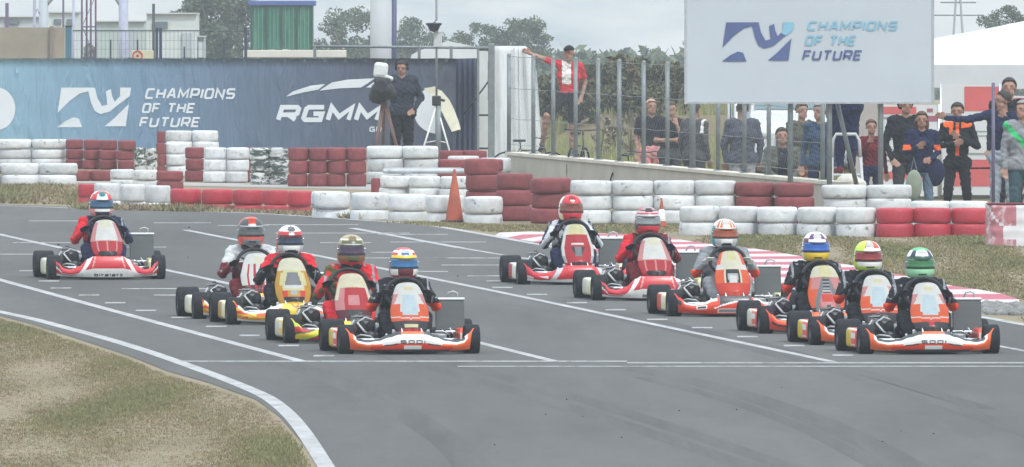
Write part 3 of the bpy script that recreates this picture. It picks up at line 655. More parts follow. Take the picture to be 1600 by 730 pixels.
    for tname in tags:
        v = mats.get(tname) if tname != 'accent' else mats.get('accent_mat')
        ml.append(v if v is not None else base.get(tname, paint('red','cloth')))
    for q in ml: me.materials.append(q)
    me.polygons.foreach_set('material_index', idx.astype(np.int32)); me.polygons.foreach_set('use_smooth', [True]*n)
    o = bpy.data.objects.new(name, me); COL.objects.link(o); o.location = loc; o.rotation_euler = (0, 0, rz); o.scale = (scale,)*3
    tag(o, label, cat, group)
    o_H = H
    return o, J, H
def hair(o, H, m, kind='short', name='hair'):
    b = BM()
    # a cap of hair: part of an ellipsoid, open over the face
    nu, nv = 28, 14; vs_ = []
    for j in range(nv+1):
        rowv = []
        for i in range(nu):
            a = 2*math.pi*i/nu; front = math.cos(a)    # 1 at the front
            low = (.50 if kind == 'short' else .9) ; end = (math.pi*.30 if front > .55 else (math.pi*.42 if front > 0 else math.pi*(.62 if kind == 'short' else .80)))
            if kind in ('cap','hood'): end = math.pi*.40 if kind == 'cap' else end
            ph = end*j/nv; r = 1.0 + .015*math.sin(7*a+3*ph)
            x = math.sin(a)*math.sin(ph)*.092*r; y = math.cos(a)*math.sin(ph)*.105*r - .004; z = .03 + math.cos(ph)*.098*r
            if kind == 'hood': x *= 1.22; y = y*1.15-.02; z = .03+(z-.03)*1.18
            rowv.append(b.verts.new(H(x, y, z)))
        vs_.append(rowv)
    for j in range(nv):
        for i in range(nu):
            f = b.faces.new((vs_[j][i], vs_[j+1][i], vs_[j+1][(i+1)%nu], vs_[j][(i+1)%nu])) if j else None
            if f: f.smooth = True
    b.faces.new([v for v in vs_[1]]) if False else None
    bmesh.ops.remove_doubles(b, verts=b.verts[:], dist=.0005)
    top = [v for v in vs_[1] if v.is_valid]
    if len(top) > 3:
        try: b.faces.new(top)
        except Exception: pass
    bmesh.ops.recalc_face_normals(b, faces=b.faces); bmesh.ops.solidify(b, geom=b.faces[:], thickness=.008)
    if kind == 'cap':   # brim
        fv = [b.verts.new(H(.062*math.sin(t), .08+.065*math.cos(t), .062-.01*math.cos(t))) for t in [(-1.5+3*i/10) for i in range(11)]]
        f = b.faces.new(fv); bmesh.ops.solidify(b, geom=[f], thickness=.006)
    if kind == 'long':
        for sg in (-1, 0, 1): 
            cc = H(sg*.06, -.05 - (.03 if sg == 0 else 0), -.07); ball(b, cc, (.05,.045,.11), sub=2)
    return obj(name, b, m, o)

# ------------------------------------------------------------------ helmets
VIS = {'teal': (.02,.08,.16), 'dark': (.012,.025,.06), 'blue': (.015,.10,.40), 'skyblue': (.02,.12,.28), 'red': (.24,.02,.018), 'green': (.03,.16,.05), 'amber': (.30,.06,.02), 'purple': (.05,.022,.06), 'brown': (.20,.04,.025), 'smoke': (.08,.085,.09), 'pale': (.22,.24,.25)}
def helmet(par, c, look, base, bands, visor, strip='grey'):
    """c centre; bands: (el0, el1, az0, az1, colour) in degrees, first hit wins; az 0 is the front, mirrored"""
    t = obj_h = None
    hf = Vector(look).normalized(); hr = hf.cross(Vector((0,0,1))).normalized() * -1 if False else Vector((-hf.y, hf.x, 0)).normalized()
    hu = Vector((0,0,1))
    def P(azd, eld, k=1.0):
        a, e = R(azd), R(eld); ce = abs(math.cos(e))**.82; se = math.copysign(abs(math.sin(e))**.92, e)
        x = .132*ce*math.sin(a); y = .158*ce*math.cos(a); z = (.148 if se > 0 else .165)*se
        if e < 0:
            kk = -se; fr = max(0, math.cos(a)); x *= 1 + .22*kk; y *= 1 + .42*kk*(1 if y > 0 else .35)
        return Vector(c) + hr*x*k + hf*y*k + hu*z*k
    bands = [(-15, 20, 0, 78, 'black')] + list(bands); cols = [base] + [q[4] for q in bands]; names = []
    for q in cols:
        if q not in names: names.append(q)
    b = BM(); NA, NE = 56, 36; e0, e1 = -50, 90; V = []
    for j in range(NE+1):
        e = e0+(e1-e0)*j/NE
        V.append([b.verts.new(P(-180+360*i/NA, e)) for i in range(NA)] if j < NE else None)
    top = b.verts.new(P(0, 90))
    def colr(a, e):
        for q in bands:
            aa = a if q[2] < 0 else abs(a)
            if q[0] <= e < q[1] and q[2] <= aa < q[3]: return q[4]
        return base
    for j in range(NE):
        for i in range(NA):
            a = -180+360*(i+.5)/NA; e = e0+(e1-e0)*(j+.5)/NE
            # the azimuth grows towards hr, which lies on the right of the picture
            if j < NE-1: f = b.faces.new((V[j][i], V[j][(i+1)%NA], V[j+1][(i+1)%NA], V[j+1][i]))
            else: f = b.faces.new((V[j][i], V[j][(i+1)%NA], top))
            f.smooth = True; f.material_index = names.index(colr(a, e))
    b.faces.new([V[0][i] for i in range(NA)][::-1])
    bmesh.ops.recalc_face_normals(b, faces=b.faces)
    h = obj('helmet', b, [paint(q) for q in names], par)
    # visor, slightly proud
    b = BM(); g = [[b.verts.new(P(-70+140*i/20, (-10 + 26*j/6) - (4 if abs(i-10) > 8 and j == 0 else 0), 1.022)) for i in range(21)] for j in range(7)]
    for j in range(6):
        for i in range(20): b.faces.new((g[j][i], g[j][i+1], g[j+1][i+1], g[j+1][i])).smooth = True
    bmesh.ops.recalc_face_normals(b, faces=b.faces)
    bmesh.ops.solidify(b, geom=b.faces[:], thickness=.003)
    vm_ = mat('visor_' + visor, VIS.get(visor, PAINT.get(visor)), .18, .1, 6, metal=.35, coat=.5); obj('visor', b, vm_, h)
    b = BM(); g = [[b.verts.new(P(-56+112*i/16, 10.5+4.5*j, 1.042)) for i in range(17)] for j in range(2)]
    for i in range(16): b.faces.new((g[0][i], g[0][i+1], g[1][i+1], g[1][i])).smooth = True
    bmesh.ops.solidify(b, geom=b.faces[:], thickness=.0012); obj('visor_strip', b, paint(strip), h)
    b = BM(); 
    for i in range(-2, 3): ball(b, P(i*7, -33, 1.0), (.011,.008,.008), sub=1)
    obj('chin_vent', b, paint('black','matt'), h)
    for sg in (-1, 1): b = BM(); ball(b, P(sg*76, 4, 1.01), (.012,.012,.012), sub=1); obj('visor_pivot', b, CHROME, h)
    b = BM(); g = [b.verts.new(P(a, 62, 1.03)) for a in (-22,-8,8,22)] + [b.verts.new(P(a, 40, 1.035)) for a in (22,8,-8,-22)]
    f = b.faces.new(g); bmesh.ops.solidify(b, geom=[f], thickness=.012); obj('top_vent', b, paint(colr(0, 50)), h)
    return h

# ------------------------------------------------------------------ karts
def kart_tyre(R_, W_, x, y, par, side):
    b = BM(); M = Matrix.Translation((x, y, R_)) @ Matrix.Rotation(R(90), 4, 'Y')
    w = W_/2; lathe(b, [(.50*R_,-w*.80),(.56*R_,-w*.92),(.80*R_,-w),(.93*R_,-w*.96),(R_,-w*.80),(R_,0),(R_,w*.80),(.93*R_,w*.96),(.80*R_,w),(.56*R_,w*.92),(.50*R_,w*.80)], M, 36)
    bmesh.ops.recalc_face_normals(b, faces=b.faces)
    wh = obj('wheel', b, RUB, par)
    b = BM(); lathe(b, [(.51*R_,-w*.86),(.52*R_,-w*.90),(.48*R_,-w*.80),(.46*R_,-w*.1),(.16*R_,0),(.16*R_,w*.6),(.46*R_,w*.1),(.48*R_,w*.8),(.52*R_,w*.90),(.51*R_,w*.86)], M, 24)
    bmesh.ops.recalc_face_normals(b, faces=b.faces); obj('rim', b, mat('dark_magnesium', (.10,.10,.11), .4, .1, 9, metal=.8), wh)
    return wh
def top_sodi(u): return None
def fair_h(u, kind):    # top edge of the front fairing against |u|
    a = abs(u)
    if kind == 'v': pts = [(0,.262),(.26,.262),(.34,.235),(.52,.150),(.66,.115),(.76,.125),(.86,.19),(.94,.232),(1,.225)]
    else: pts = [(0,.215),(.20,.215),(.34,.185),(.50,.145),(.66,.128),(.76,.140),(.86,.195),(.94,.242),(1,.235)]
    for (x0,z0),(x1,z1) in zip(pts, pts[1:]):
        if x0 <= a <= x1:
            t = (a-x0)/(x1-x0); t = t*t*(3-2*t); return z0+(z1-z0)*t
    return pts[-1][1]
def FY(u, v): return .30*abs(u)**2.6 - .035*math.sin(math.pi*min(v,1)*.8) + .05*v*v*(1-abs(u)**4) + .02*(1-v)
def FZ(u, v, kind): zb_ = .032 + .022*abs(u)**3; return zb_ + (fair_h(u, kind)-zb_)*v
SCH = {}
def fair_birel(u, v):
    a = abs(u)
    if v < .17: return 'white'
    if abs(a - (.56 - .24*v)) < .052: return 'white'
    if a < .46 and v < .42 : return 'white'
    if a > .93: return 'white'
    if a > .80 and abs(v - (.35+.55*(a-.80)/.2)) < .07: return 'white'
    if a > .84 and .5 < v < .8: return 'darkgrey'
    if .50 < a < .80 and abs(v-.30) < .05: return 'lightgrey'
    if abs(a-.33+.1*v) < .014 and v > .45: return 'pink'
    return 'red'
def fair_r1(u, v):
    a = abs(u)
    if v < .20: return 'white'
    if abs(a - (.50 - .16*v)) < .055 : return 'lightgrey'
    if .55 < a < .74 and v > .28 + (a-.55)*2.2 and v < .62: return 'white'
    if a > .78 and .22 < v < .38: return 'white'
    return 'red'
def fair_sodi(u, v):
    a = abs(u)
    if v < .10 and a < .55: return 'darkgrey'
    if a < .13 and .12 < v < .30: return 'white'
    if .22 < a < .42 and .36 < v < .44: return 'darkgrey'
    if v > .84 and a < .80 and a > .17: return 'darkgrey'
    if a < .44 and v > .42 and v < .88: return 'lightgrey' if v > .86 else 'white'
    if .44 <= a < .84 and v > .55 + (a-.44)*.35: return 'white'
    if v < .42 and a < .6: return 'orangered'
    return 'orange'
def fair_r3(u, v):
    a = abs(u)
    if v > .86 and a > .30 and a < .8: return 'white'
    if a < .30 and .08 < v < .32: return 'grey' if (a < .27 and .12 < v < .28) else 'white'
    if abs(v - (.70 - a*.9)) < .05 and a < .34: return 'white'
    if a < .26 and v > .72 - a*.9: return 'darkgrey'
    if .46 < a < .62 and abs(v-.6) < .16: return 'white' if abs(v-.6) > .10 or a > .60 or a < .48 else 'darkgrey'
    if .84 < a < .96 and .5 < v < .8 : return 'darkgrey'
    return 'orangered'
def fair_gold(u, v):
    a = abs(u)
    if v > .80 and a > .2 and a < .88: return 'white'
    if a > .72 and v > .25 + (a-.72): return 'orangered' if (a*9+v*5) % 2 < 1.1 else 'yellow'
    if .25 < a < .6 and v > .5: return 'orange'
    if v < .14: return 'white'
    if (a*7 - v*2) % 1.7 < .25: return 'orange'
    return 'gold' if v < .4 else 'yellow'
def fair_k4(u, v):
    a = abs(u); q = (a*2.4 + v*.9) % 1.0
    if q < .34: return 'yellow'
    if q < .46: return 'darkgreen'
    if q < .78: return 'red'
    return 'lime'
def fair_plain(c1, c2):
    def f(u, v):
        a = abs(u)
        if v > .82 and a < .85: return c2
        if a > .62 and a < .86 and .35 < v < .55: return 'darkgrey'
        return c1
    return f
# nassau panels
def nas_birel(u, v):
    a = abs(u)
    if v < .13: return 'black' if a < .78 - abs(v-.06)*3 else 'red'
    if v < .40: return 'pink' if abs(a-.62) < .05 or a < .05 else 'red'
    if v > .43 and a < .70:
        return 'cream' if v > .80 and a < .5 else 'white'
    if v > .93: return 'white'
    return 'pink' if v > .42 else 'red'
def nas_r1(u, v):
    a = abs(u)
    if v < .08: return 'black' if a < .7 else 'red'
    if a > .80: return 'white' if v > .25 else 'lightgrey'
    if v > .76: return 'paleyellow' if a < .6 else 'cream'
    if .22 < v < .46 and a < .38*(.4+ (v-.2)*3): return 'grey' if a < .2 else 'darkgrey'
    if .5 < v < .54 and a < .4: return 'white'
    return 'red'
def nas_sodi(u, v):
    a = abs(u)
    if v < .06: return 'red' if a < .8 else 'darkgrey'
    if v < .22: return 'darkgrey' if not (a < .42 and .08 < v < .17) else 'paleyellow'
    if abs(v - (.27 + .05*a)) < .012 : return 'white'
    if v < .34: return 'orange' if v > .25 or a > .5 else 'orangered'
    if v > .78: return 'paleyellow' if (a < .30 and .84 < v < .90) else 'white'
    if a < .52 - .1*(v < .42): return 'paleblue' if a < .42 and v < .74 else 'white'
    if v > .56: return 'pink' if a > .86 - (v-.56) else 'white'
    return 'orange' if a > .58 else 'orange'
def nas_sodi2(u, v):
    a = abs(u)
    if v < .08: return 'black'
    if v < .20: return 'darkgrey' if a > .16 or v < .12 else 'red'
    return nas_sodi(u, max(v, .23))
def nas_gold(u, v):
    a = abs(u)
    if .05 < v < .17: return 'black' if a < .65 else 'gold'
    if v <= .05: return 'yellow'
    if v < .30: return 'orangered' if abs(a-.5) < .16 else ('lightgrey' if a < .2 and v > .2 else 'gold')
    if .33 < v < .42 and a < .5: return 'white'
    if .42 <= v < .68: return 'grey' if a < .46-.5*(v-.42) else 'gold' if a > .75 else 'paleyellow'
    if v > .72: return 'cream'
    return 'gold' if a > .6 else 'paleyellow'
def nas_k4(u, v):
    a = abs(u)
    if v > .70: return 'cream' if (a*5+v*9) % 1.3 > .35 else 'paleyellow'
    if v < .25: return 'darkgrey' if a < .4 else 'maroon'
    if a < .28 and .35 < v < .55: return 'pink'
    if a > .82: return 'cream' if v > .45 else 'pink'
    return 'red' if u > -.5 else 'pink'
def nas_k2(u, v):
    a = abs(u)
    if v > .72: return 'cream' if a < .3 and v < .9 else 'white'
    if abs(a-.22) < .07 or abs(a-.60) < .05: return 'red'
    if v < .2: return 'maroon'
    return 'white'
def nas_r3(u, v):
    a = abs(u)
    if v < .10: return 'orangered'
    if .30 < v < .58 and a < .40: 
        if v > .52 or a > .33-.3*(.55-v): return 'black'
        return 'white' if v < .46 and a < .22 else ('lightgrey' if v < .5 else 'black')
    if v < .30: return 'orangered'
    if v < .58: return 'orange' if a > .5 else 'cream'
    if v > .70: return 'paleyellow' if a < .35 and v > .8 else ('cream' if a < .75 else 'orange')
    return 'white' if a > .55 else 'cream'
def nas_r4(u, v):
    a = abs(u)
    if v > .76: return 'paleyellow' if a < .45 else 'cream'
    if a < .22 and .42 < v < .7: return 'darkgrey' if (v*30) % 2 < 1.2 else 'lightgrey'
    if a < .3 and .22 < v < .38: return 'orangered'
    if abs(a - (.25 + (.6-v)*.8)) < .12: return 'grey'
    if v < .12: return 'darkgrey'
    return 'pink' if v > .5 and a < .85 else 'orange' if a > .4 else 'pink'
def grid_mesh(b, nu, nv, P, C, names):
    V = [[b.verts.new(P(-1+2*i/nu, j/nv)) for i in range(nu+1)] for j in range(nv+1)]
    for j in range(nv):
        for i in range(nu):
            c = C(-1+2*(i+.5)/nu, (j+.5)/nv)
            if c not in names: names.append(c)
            f = b.faces.new((V[j][i], V[j][i+1], V[j+1][i+1], V[j+1][i])); f.smooth = True; f.material_index = names.index(c)
BRAKE = None
PROTO = {}
def copy_parts(src_children, root):
    for ch in src_children:
        c = ch.copy(); COL.objects.link(c); c.parent = root
        for g in [o for o in KIDS.get(ch.name, [])]:
            d = g.copy(); COL.objects.link(d); d.parent = c
            for h_ in KIDS.get(g.name, []):
                e = h_.copy(); COL.objects.link(e); e.parent = d
KIDS = {}
def make_chassis(root):
    """parts every kart shares"""
    made = []
    def O(name, b, m, par=None, **k):
        o = obj(name, b, m, par or root, **k)
        if par is None: made.append(o)
        else: KIDS.setdefault(par.name, []).append(o)
        return o
    # wheels
    for (x, y, R_, W_) in ((-.585,.34,.137,.145),(.585,.34,.137,.145),(-.600,1.38,.150,.225),(.600,1.38,.150,.225)):
        w = kart_tyre(R_, W_, x, y, root, 0); made.append(w); KIDS[w.name] = [o for o in COL.objects if o.parent == w]
    b = BM()
    for sg in (-1, 1):
        tube(b, [(sg*.16,.10,.075),(sg*.22,.38,.06),(sg*.30,.62,.06),(sg*.31,1.1,.06),(sg*.33,1.50,.075)], .015, 8)
        tube(b, [(sg*.20,.36,.13),(sg*.48,.34,.13)], .017, 8); tube(b, [(sg*.30,.60,.06),(sg*.56,.60,.07),(sg*.56,1.12,.07),(sg*.31,1.12,.06)], .011, 8)
        tube(b, [(sg*.19,.33,.06),(sg*.205,.335,.19)], .014, 8)
    tube(b, [(-.22,.38,.06),(.22,.38,.06)], .015, 8); tube(b, [(-.31,1.0,.06),(.31,1.0,.06)], .015, 8)
    tube(b, [(-.14,.02,.12),(-.14,.30,.12)], .01, 6); tube(b, [(.14,.02,.12),(.14,.30,.12)], .01, 6)
    O('frame', b, CHROME)
    b = BM(); box(b, (0,.62,.038), (.56,1.06,.008), bev=.002); O('floor_tray', b, ALU)
    b = BM(); tube(b, [(-.60,1.38,.14),(.60,1.38,.14)], .024, 12); O('rear_axle', b, DARKM)
    b = BM(); lathe(b, [(.10,-.004),(.10,.004),(.03,.006),(.03,-.006)], Matrix.Translation((.12,1.38,.14)) @ Matrix.Rotation(R(90),4,'Y'), 24, close=True); O('brake_disc', b, CHROME)
    # steering
    b = BM(); tube(b, [(0,.28,.12),(0,.60,.54)], .011, 8); O('steering_column', b, CHROME)
    b = BM(); n = 28; M = Matrix.Translation((0,.60,.545)) @ Matrix.Rotation(R(66),4,'X')
    ring = [M @ Vector((.182*math.cos(a), .165*math.sin(a)*(1 if math.sin(a) > -.3 else .85), 0)) for a in [2*math.pi*i/n for i in range(n)]]
    tube(b, ring + [ring[0]], .018, 8, caps=False); 
    for a in (0, 2.09, 4.19): tube(b, [M @ Vector((0,0,0)), M @ Vector((.16*math.cos(a+.5), .14*math.sin(a+.5), 0))], .009, 6)
    O('steering_wheel', b, paint('black','matt'))
    for sg in (-1, 1):
        b = BM(); tube(b, [(sg*.14,.22,.07),(sg*.14,.17,.20)], .008, 6); box(b, (sg*.14,.165,.205), (.07,.012,.05), bev=.004); O('pedal', b, ALU)
        b = BM(); tube(b, [(sg*.03,.30,.15),(sg*.46,.37,.13)], .008, 6); O('tie_rod', b, CHROME)
    # seat shell
    b = BM(); nu, nv = 14, 12
    def SP(u, v):
        y = .80+.30*v+.16*v*v; z = .07+.0*v+.46*v**2.2; w = .20 - .02*v; e = abs(u)**3
        return Vector((u*w, y-.05*e*(1-v)-.10*e*v, z+.13*e*(1-v*.6)))
    nm_ = []; grid_mesh(b, nu, nv, SP, lambda u, v: 'grey', nm_); bmesh.ops.solidify(b, geom=b.faces[:], thickness=.008); O('seat', b, mat('seat_fibreglass', (.16,.17,.18), .35, .1, 9))
    # engine on the driver's right (left of the picture)
    b = BM(); box(b, (-.37,1.12,.19), (.15,.20,.15), bev=.02)
    for k in range(6): box(b, (-.37,1.02,.245+k*.017), (.17,.17,.008), bev=.003)
    tube(b, [(-.37,1.02,.24),(-.37,1.02,.345)], .055, 14); tube(b, [(-.37,1.02,.345),(-.37,1.02,.365)], .018, 8); e = O('engine', b, mat('cast_engine_metal', (.17,.17,.18), .4, .35, 25, metal=.7))
    b = BM(); tube(b, [(-.37,1.16,.16),(-.40,1.35,.20),(-.30,1.58,.20)], .03, 10); tube(b, [(-.30,1.58,.20),(.05,1.64,.20)], .045, 12); O('exhaust', b, STEEL, e)
    b = BM(); box(b, (-.36,.80,.245), (.19,.20,.13), bev=.035); 
    for dx in (-.045, .045): tube(b, [(-.36+dx,.66,.27),(-.36+dx,.74,.27)], .032, 12)
    O('airbox', b, mat('black_airbox', (.02,.02,.023), .35, .2, 9))
    b = BM()
    for pts in ([(-.30,.66,.16),(-.38,.60,.20),(-.44,.66,.28),(-.36,.74,.33),(-.28,.70,.30)], [(-.26,.56,.10),(-.34,.50,.16),(-.42,.56,.17),(-.46,.70,.14)], [(-.44,.90,.30),(-.50,.84,.22),(-.46,.74,.16)]):
        cur = []; 
        P4 = [Vector(p) for p in pts]
        for i in range(len(P4)-1):
            for k in range(4): cur.append(P4[i].lerp(P4[i+1], k/4))
        tube(b, cur, .010, 8)
    O('hose', b, mat('clear_hose', (.40,.42,.44), .3, .2, 9))
    b = BM(); lathe(b, [(.012,-.035),(.055,-.035),(.06,-.02),(.06,.02),(.055,.035),(.012,.035)], Matrix.Translation((-.33,.56,.145)) @ Matrix.Rotation(R(90),4,'X'), 20); O('brake_reservoir', b, DARKM)
    # radiator on the driver's left (right of the picture)
    rot = Matrix.Rotation(R(-14), 3, 'X')
    b = BM(); box(b, (.465,1.02,.335), (.27,.045,.285), rot, .006); 
    r_ = O('radiator', b, mat('radiator_core', (.075,.085,.088), .6, .15, 3, metal=.2, stretch=(1,1,60)))
    b = BM(); box(b, (.465,1.055,.488), (.285,.05,.022), rot, .005); O('tank', b, ALU, r_); b = BM(); box(b, (.465,.985,.185), (.285,.05,.022), rot, .005); O('tank', b, ALU, r_)
    b = BM(); tube(b, [(.53,1.05,.49),(.54,1.05,.545),(.50,1.05,.56),(.46,1.06,.55),(.44,1.08,.50)], .009, 8); O('hose', b, mat('clear_hose', (.4,.42,.44), .3), r_); b = BM(); tube(b, [(.36,.98,.19),(.26,.95,.15),(.16,1.1,.13)], .012, 8); O('hose', b, mat('clear_hose', (.4,.42,.44), .3), r_)
    b = BM(); box(b, (.30,.60,.12), (.16,.22,.12), bev=.02); O('fuel_tank', b, mat('milky_tank', (.40,.42,.42), .4, .1, 9)) 
    b = BM()
    for pts in ([(.25,.5,.19),(.33,.45,.21),(.40,.5,.17),(.42,.6,.12)], [(.36,.7,.2),(.42,.62,.23),(.46,.6,.15)]): tube(b, pts, .008, 6)
    O('cable', b, CHROME)
    # rear bumper
    b = BM(); box(b, (0,1.66,.15), (1.10,.07,.13), bev=.025); 
    for sg in (-1,1): box(b, (sg*.60,1.62,.15), (.14,.09,.16), bev=.03)
    O('rear_bumper', b, paint('black','matt'))
    return made
first = []
GK1, GK2 = 'karts of the left column', 'karts of the right column'
def kart(px, py, label, fkind, fcol, ncol, pod, podtext, group, rz=None, letter=None, dx=0, rscale=1.0):
    root = empty('go_kart', (0,0,0)); tag(root, label, 'go-kart', group)
    if not first: first.extend(make_chassis(root))
    else: copy_parts(first, root)
    names = []; b = BM()
    grid_mesh(b, 110, 26, lambda u, v: Vector((u*.635, FY(u, v), FZ(u, v, fkind))), fcol, names)
    # return of the top edge to the rear, so the fairing has a body
    V = [(b.verts.new((u*.635, FY(u,1), FZ(u,1,fkind))), b.verts.new((u*.63, FY(u,1)+.05, FZ(u,1,fkind)+.004*(1-abs(u)))), b.verts.new((u*.62, FY(u,1)+.10, FZ(u,1,fkind)-.05))) for u in [-1+2*i/60 for i in range(61)]]
    tc_ = fcol(.5, .97); 
    if tc_ not in names: names.append(tc_)
    for i in range(60):
        for k in range(2): f = b.faces.new((V[i][k], V[i+1][k], V[i+1][k+1], V[i][k+1])); f.smooth = True; f.material_index = names.index(fcol(-1+2*(i+.5)/60, .97)) if fcol(-1+2*(i+.5)/60, .97) in names else 0
    bmesh.ops.remove_doubles(b, verts=b.verts[:], dist=.0004)
    # shallow end walls
    fr = obj('front_fairing', b, [paint(c) for c in names], root)
    b = BM(); bx = [b.verts.new(p) for p in ((-.56,.26,.03),(.56,.26,.03),(.40,.10,.028),(0,.03,.026),(-.40,.10,.028))]; f = b.faces.new(bx); bmesh.ops.solidify(b, geom=[f], thickness=.015); obj('undertray', b, paint('black','matt'), fr)
    if letter:
        s, w, z0, z1, c = letter
        def ft(x, z, lift):
            u = x/.635; zz = FZ(u, 0, fkind); v = (z-zz)/(FZ(u,1,fkind)-zz); return Vector((x, FY(u, v)-.0025-lift, z))
        b = BM(); text(b, s, ft, -w, w, z0, z1, .24, .05, gap=.3); obj('lettering', b, paint(c,'matt'), fr)
    # nassau number panel
    Wp = [(0,.115),(.06,.150),(.25,.178),(.45,.182),(.62,.160),(.78,.140),(.90,.118),(.965,.098),(1,.07)]
    def wv(v):
        for (v0,w0),(v1,w1) in zip(Wp, Wp[1:]):
            if v0 <= v <= v1: return w0+(w1-w0)*(v-v0)/(v1-v0)
        return .07
    zt0 = .268 if fkind == 'v' else .212
    def NP(u, v):
        w = wv(v)*1.0; a = abs(u); y = .06 + .36*v + .065*a**2.2; z = zt0 + (.665-zt0)*v - .012*a*a
        if v < .12: y += .03*(1-v/.12)*(1-a)
        return Vector((u*w, y, z))
    names = []; b = BM(); grid_mesh(b, 40, 44, NP, ncol, names); n = len(b.faces)
    bmesh.ops.solidify(b, geom=b.faces[:], thickness=-.006)
    nas = obj('number_panel', b, [paint(c) for c in names], root)
    b = BM(); tube(b, [(-.09,.05,.20),(-.09,.16,.27)], .008, 6); tube(b, [(.09,.05,.20),(.09,.16,.27)], .008, 6); tube(b, [(0,.41,.62),(0,.55,.45)], .008, 6); obj('bracket', b, CHROME, nas)
    # side pods
    for sg in (-1, 1):
        names = []; b = BM()
        prof = []
        for k in range(24):
            a = 2*math.pi*k/24; q = 5; cx = math.copysign(abs(math.cos(a))**(2/q), math.cos(a)); cz = math.copysign(abs(math.sin(a))**(2/q), math.sin(a)); prof.append((cx*.075, cz*.088))
        rings = []
        for j, (y, k1, dz, dxx) in enumerate([(.535,.70,-.01,-.03),(.55,.92,0,-.015),(.60,1,0,0),(.85,1.0,.0,.0),(1.10,1,.0,.01),(1.16,.92,0,.005),(1.17,.7,0,0)]):
            rings.append([b.verts.new((sg*(.575+dxx+x_*k1), y, .135+dz+z_*k1*(1.0+.1*(y-.6)))) for x_, z_ in prof])
        if pod not in names: names.append(pod)
        for c in ('white', podtext): 
            if c not in names: names.append(c)
        for j in range(len(rings)-1):
            for k in range(24):
                f = b.faces.new((rings[j][k], rings[j][(k+1)%24], rings[j+1][(k+1)%24], rings[j+1][k])); f.smooth = True
                if j in (3, 4) and k in (0,1,2,21,22,23): f.material_index = names.index(podtext)
                if j == 2 and k in (0,22): f.material_index = names.index('white')
                if j in (2, 3, 4) and k in (3,4): f.material_index = names.index('white')
        f = b.faces.new(rings[0]); f.material_index = 0; b.faces.new(rings[-1])
        bmesh.ops.recalc_face_normals(b, faces=b.faces); 
        sp_ = obj('side_pod', b, [paint(c) for c in names], root)
        # printed patch on the front of the pod
        b = BM()
        for (x0,x1,z0,z1) in ((-.04,-.005,.10,.19),(.005,.03,.09,.15),(-.02,.045,.165,.20)):
            poly(b, [(sg*.545+x0, .531, z0), (sg*.545+x1, .531, z0), (sg*.545+x1, .531, z1), (sg*.545+x0, .531, z1)])
        obj('sticker', b, paint('white' if pod == 'orangered' else podtext, 'matt'), sp_)
    base = G(px, py); a = YAW if rz is None else rz
    root.location = base; root.rotation_euler = (math.atan(SL), 0, a)
    return root
YAW = R(7.0)
RIDE = dict(pelvis=(0,1.03,.19), hipL=(-.09,1.00,.18), hipR=(.09,1.00,.18), kneeL=(-.19,.62,.33), kneeR=(.19,.62,.33), ankL=(-.14,.30,.14), ankR=(.14,.30,.14), toeL=(-.14,.20,.20), toeR=(.14,.20,.20),
    waist=(0,1.10,.30), chest=(0,1.09,.49), shL=(-.185,1.04,.615), shR=(.185,1.04,.615), elL=(-.30,.86,.43), elR=(.30,.86,.43), wrL=(-.235,.65,.52), wrR=(.235,.65,.52), haL=(-.20,.58,.57), haR=(.20,.58,.57), neck=(0,1.05,.66), head=(0,1.01,.77))
def driver(k, label, suit, accent, mode, base, bands, visor, glove='black', dx=0.0, dz=0.0, look=(.02,-1,-.03), lean=0.0, group='kart drivers', big=1.0, pants=None, badge='grey', strip='grey'):
    pose = dict(RIDE); 
    for j_ in ('chest','shL','shR','neck','head','waist','elL','elR'):
        f = {'waist':.3,'chest':.6,'elL':.4,'elR':.4}.get(j_, 1.0); v = pose[j_]; pose[j_] = (v[0]+dx*f, v[1], v[2]+dz*f)
    def acc(ctr, idx, J):
        idx = idx.copy(); idx[idx == 0] = 1; top = idx == 1
        x, y, z = ctr[:,0]-J['chest'].x, ctr[:,1], ctr[:,2]
        if mode == 'sleeve': m_ = top & (np.abs(x) > .17) & (z > .30)
        elif mode == 'left': m_ = top & (x < -.15)
        elif mode == 'shoulder': m_ = top & (z > .555)
        elif mode == 'stripe': m_ = top & (((np.abs(x)*14 + z*9) % 2) < .8)
        elif mode == 'elbow': m_ = top & (np.abs(x) > .20) & (z < .46) & (z > .38)
        elif mode == 'patch': m_ = top & (x < -.12) & ((np.sin(x*60+1)*np.sin(z*55)+np.sin(y*40)*.6) > .05)
        else: m_ = top & False
        idx[m_] = 8
        u_ = (np.abs(x)*31 + 3*k.location.x) % 2.1; w_ = (z*27 + 5*k.location.x) % 3.0
        pm = (idx == 1) & (u_ < .55) & (w_ < .42) & (y < J['shL'].y + .02)      # sewn-on badges
        idx[pm] = 0; sm_ = (idx == 1) & (np.abs(np.abs(x)-.235) < .010) & (z > .40); idx[sm_] = 0; return idx
    m = {'top': paint(suit,'cloth'), 'bottom': paint(pants or suit,'cloth'), 'glove': paint(glove,'cloth'), 'skin': paint(badge,'cloth'), 'shoe': paint('black','cloth'), 'accent': acc, 'accent_mat': paint(accent,'cloth')}
    o, J, H = human('person', label, (0,0,0), 0, pose, m, fat=1.14*big, voxel=.012, group=group, cat='person')
    o.location = k.location; o.rotation_euler = k.rotation_euler
    hc = J['head'] + Vector((0, 0, .055))
    l = Vector(look).normalized()
    hm = helmet(o, hc, l, base, bands, visor, strip)
    b = BM(); lathe(b, [(.10,-.02),(.12,.0),(.105,.025),(.08,.03)], Matrix.Translation(J['neck'] + Vector((0,0,.0))), 20); obj('neck_brace', b, paint('black','matt'), o)
    return o
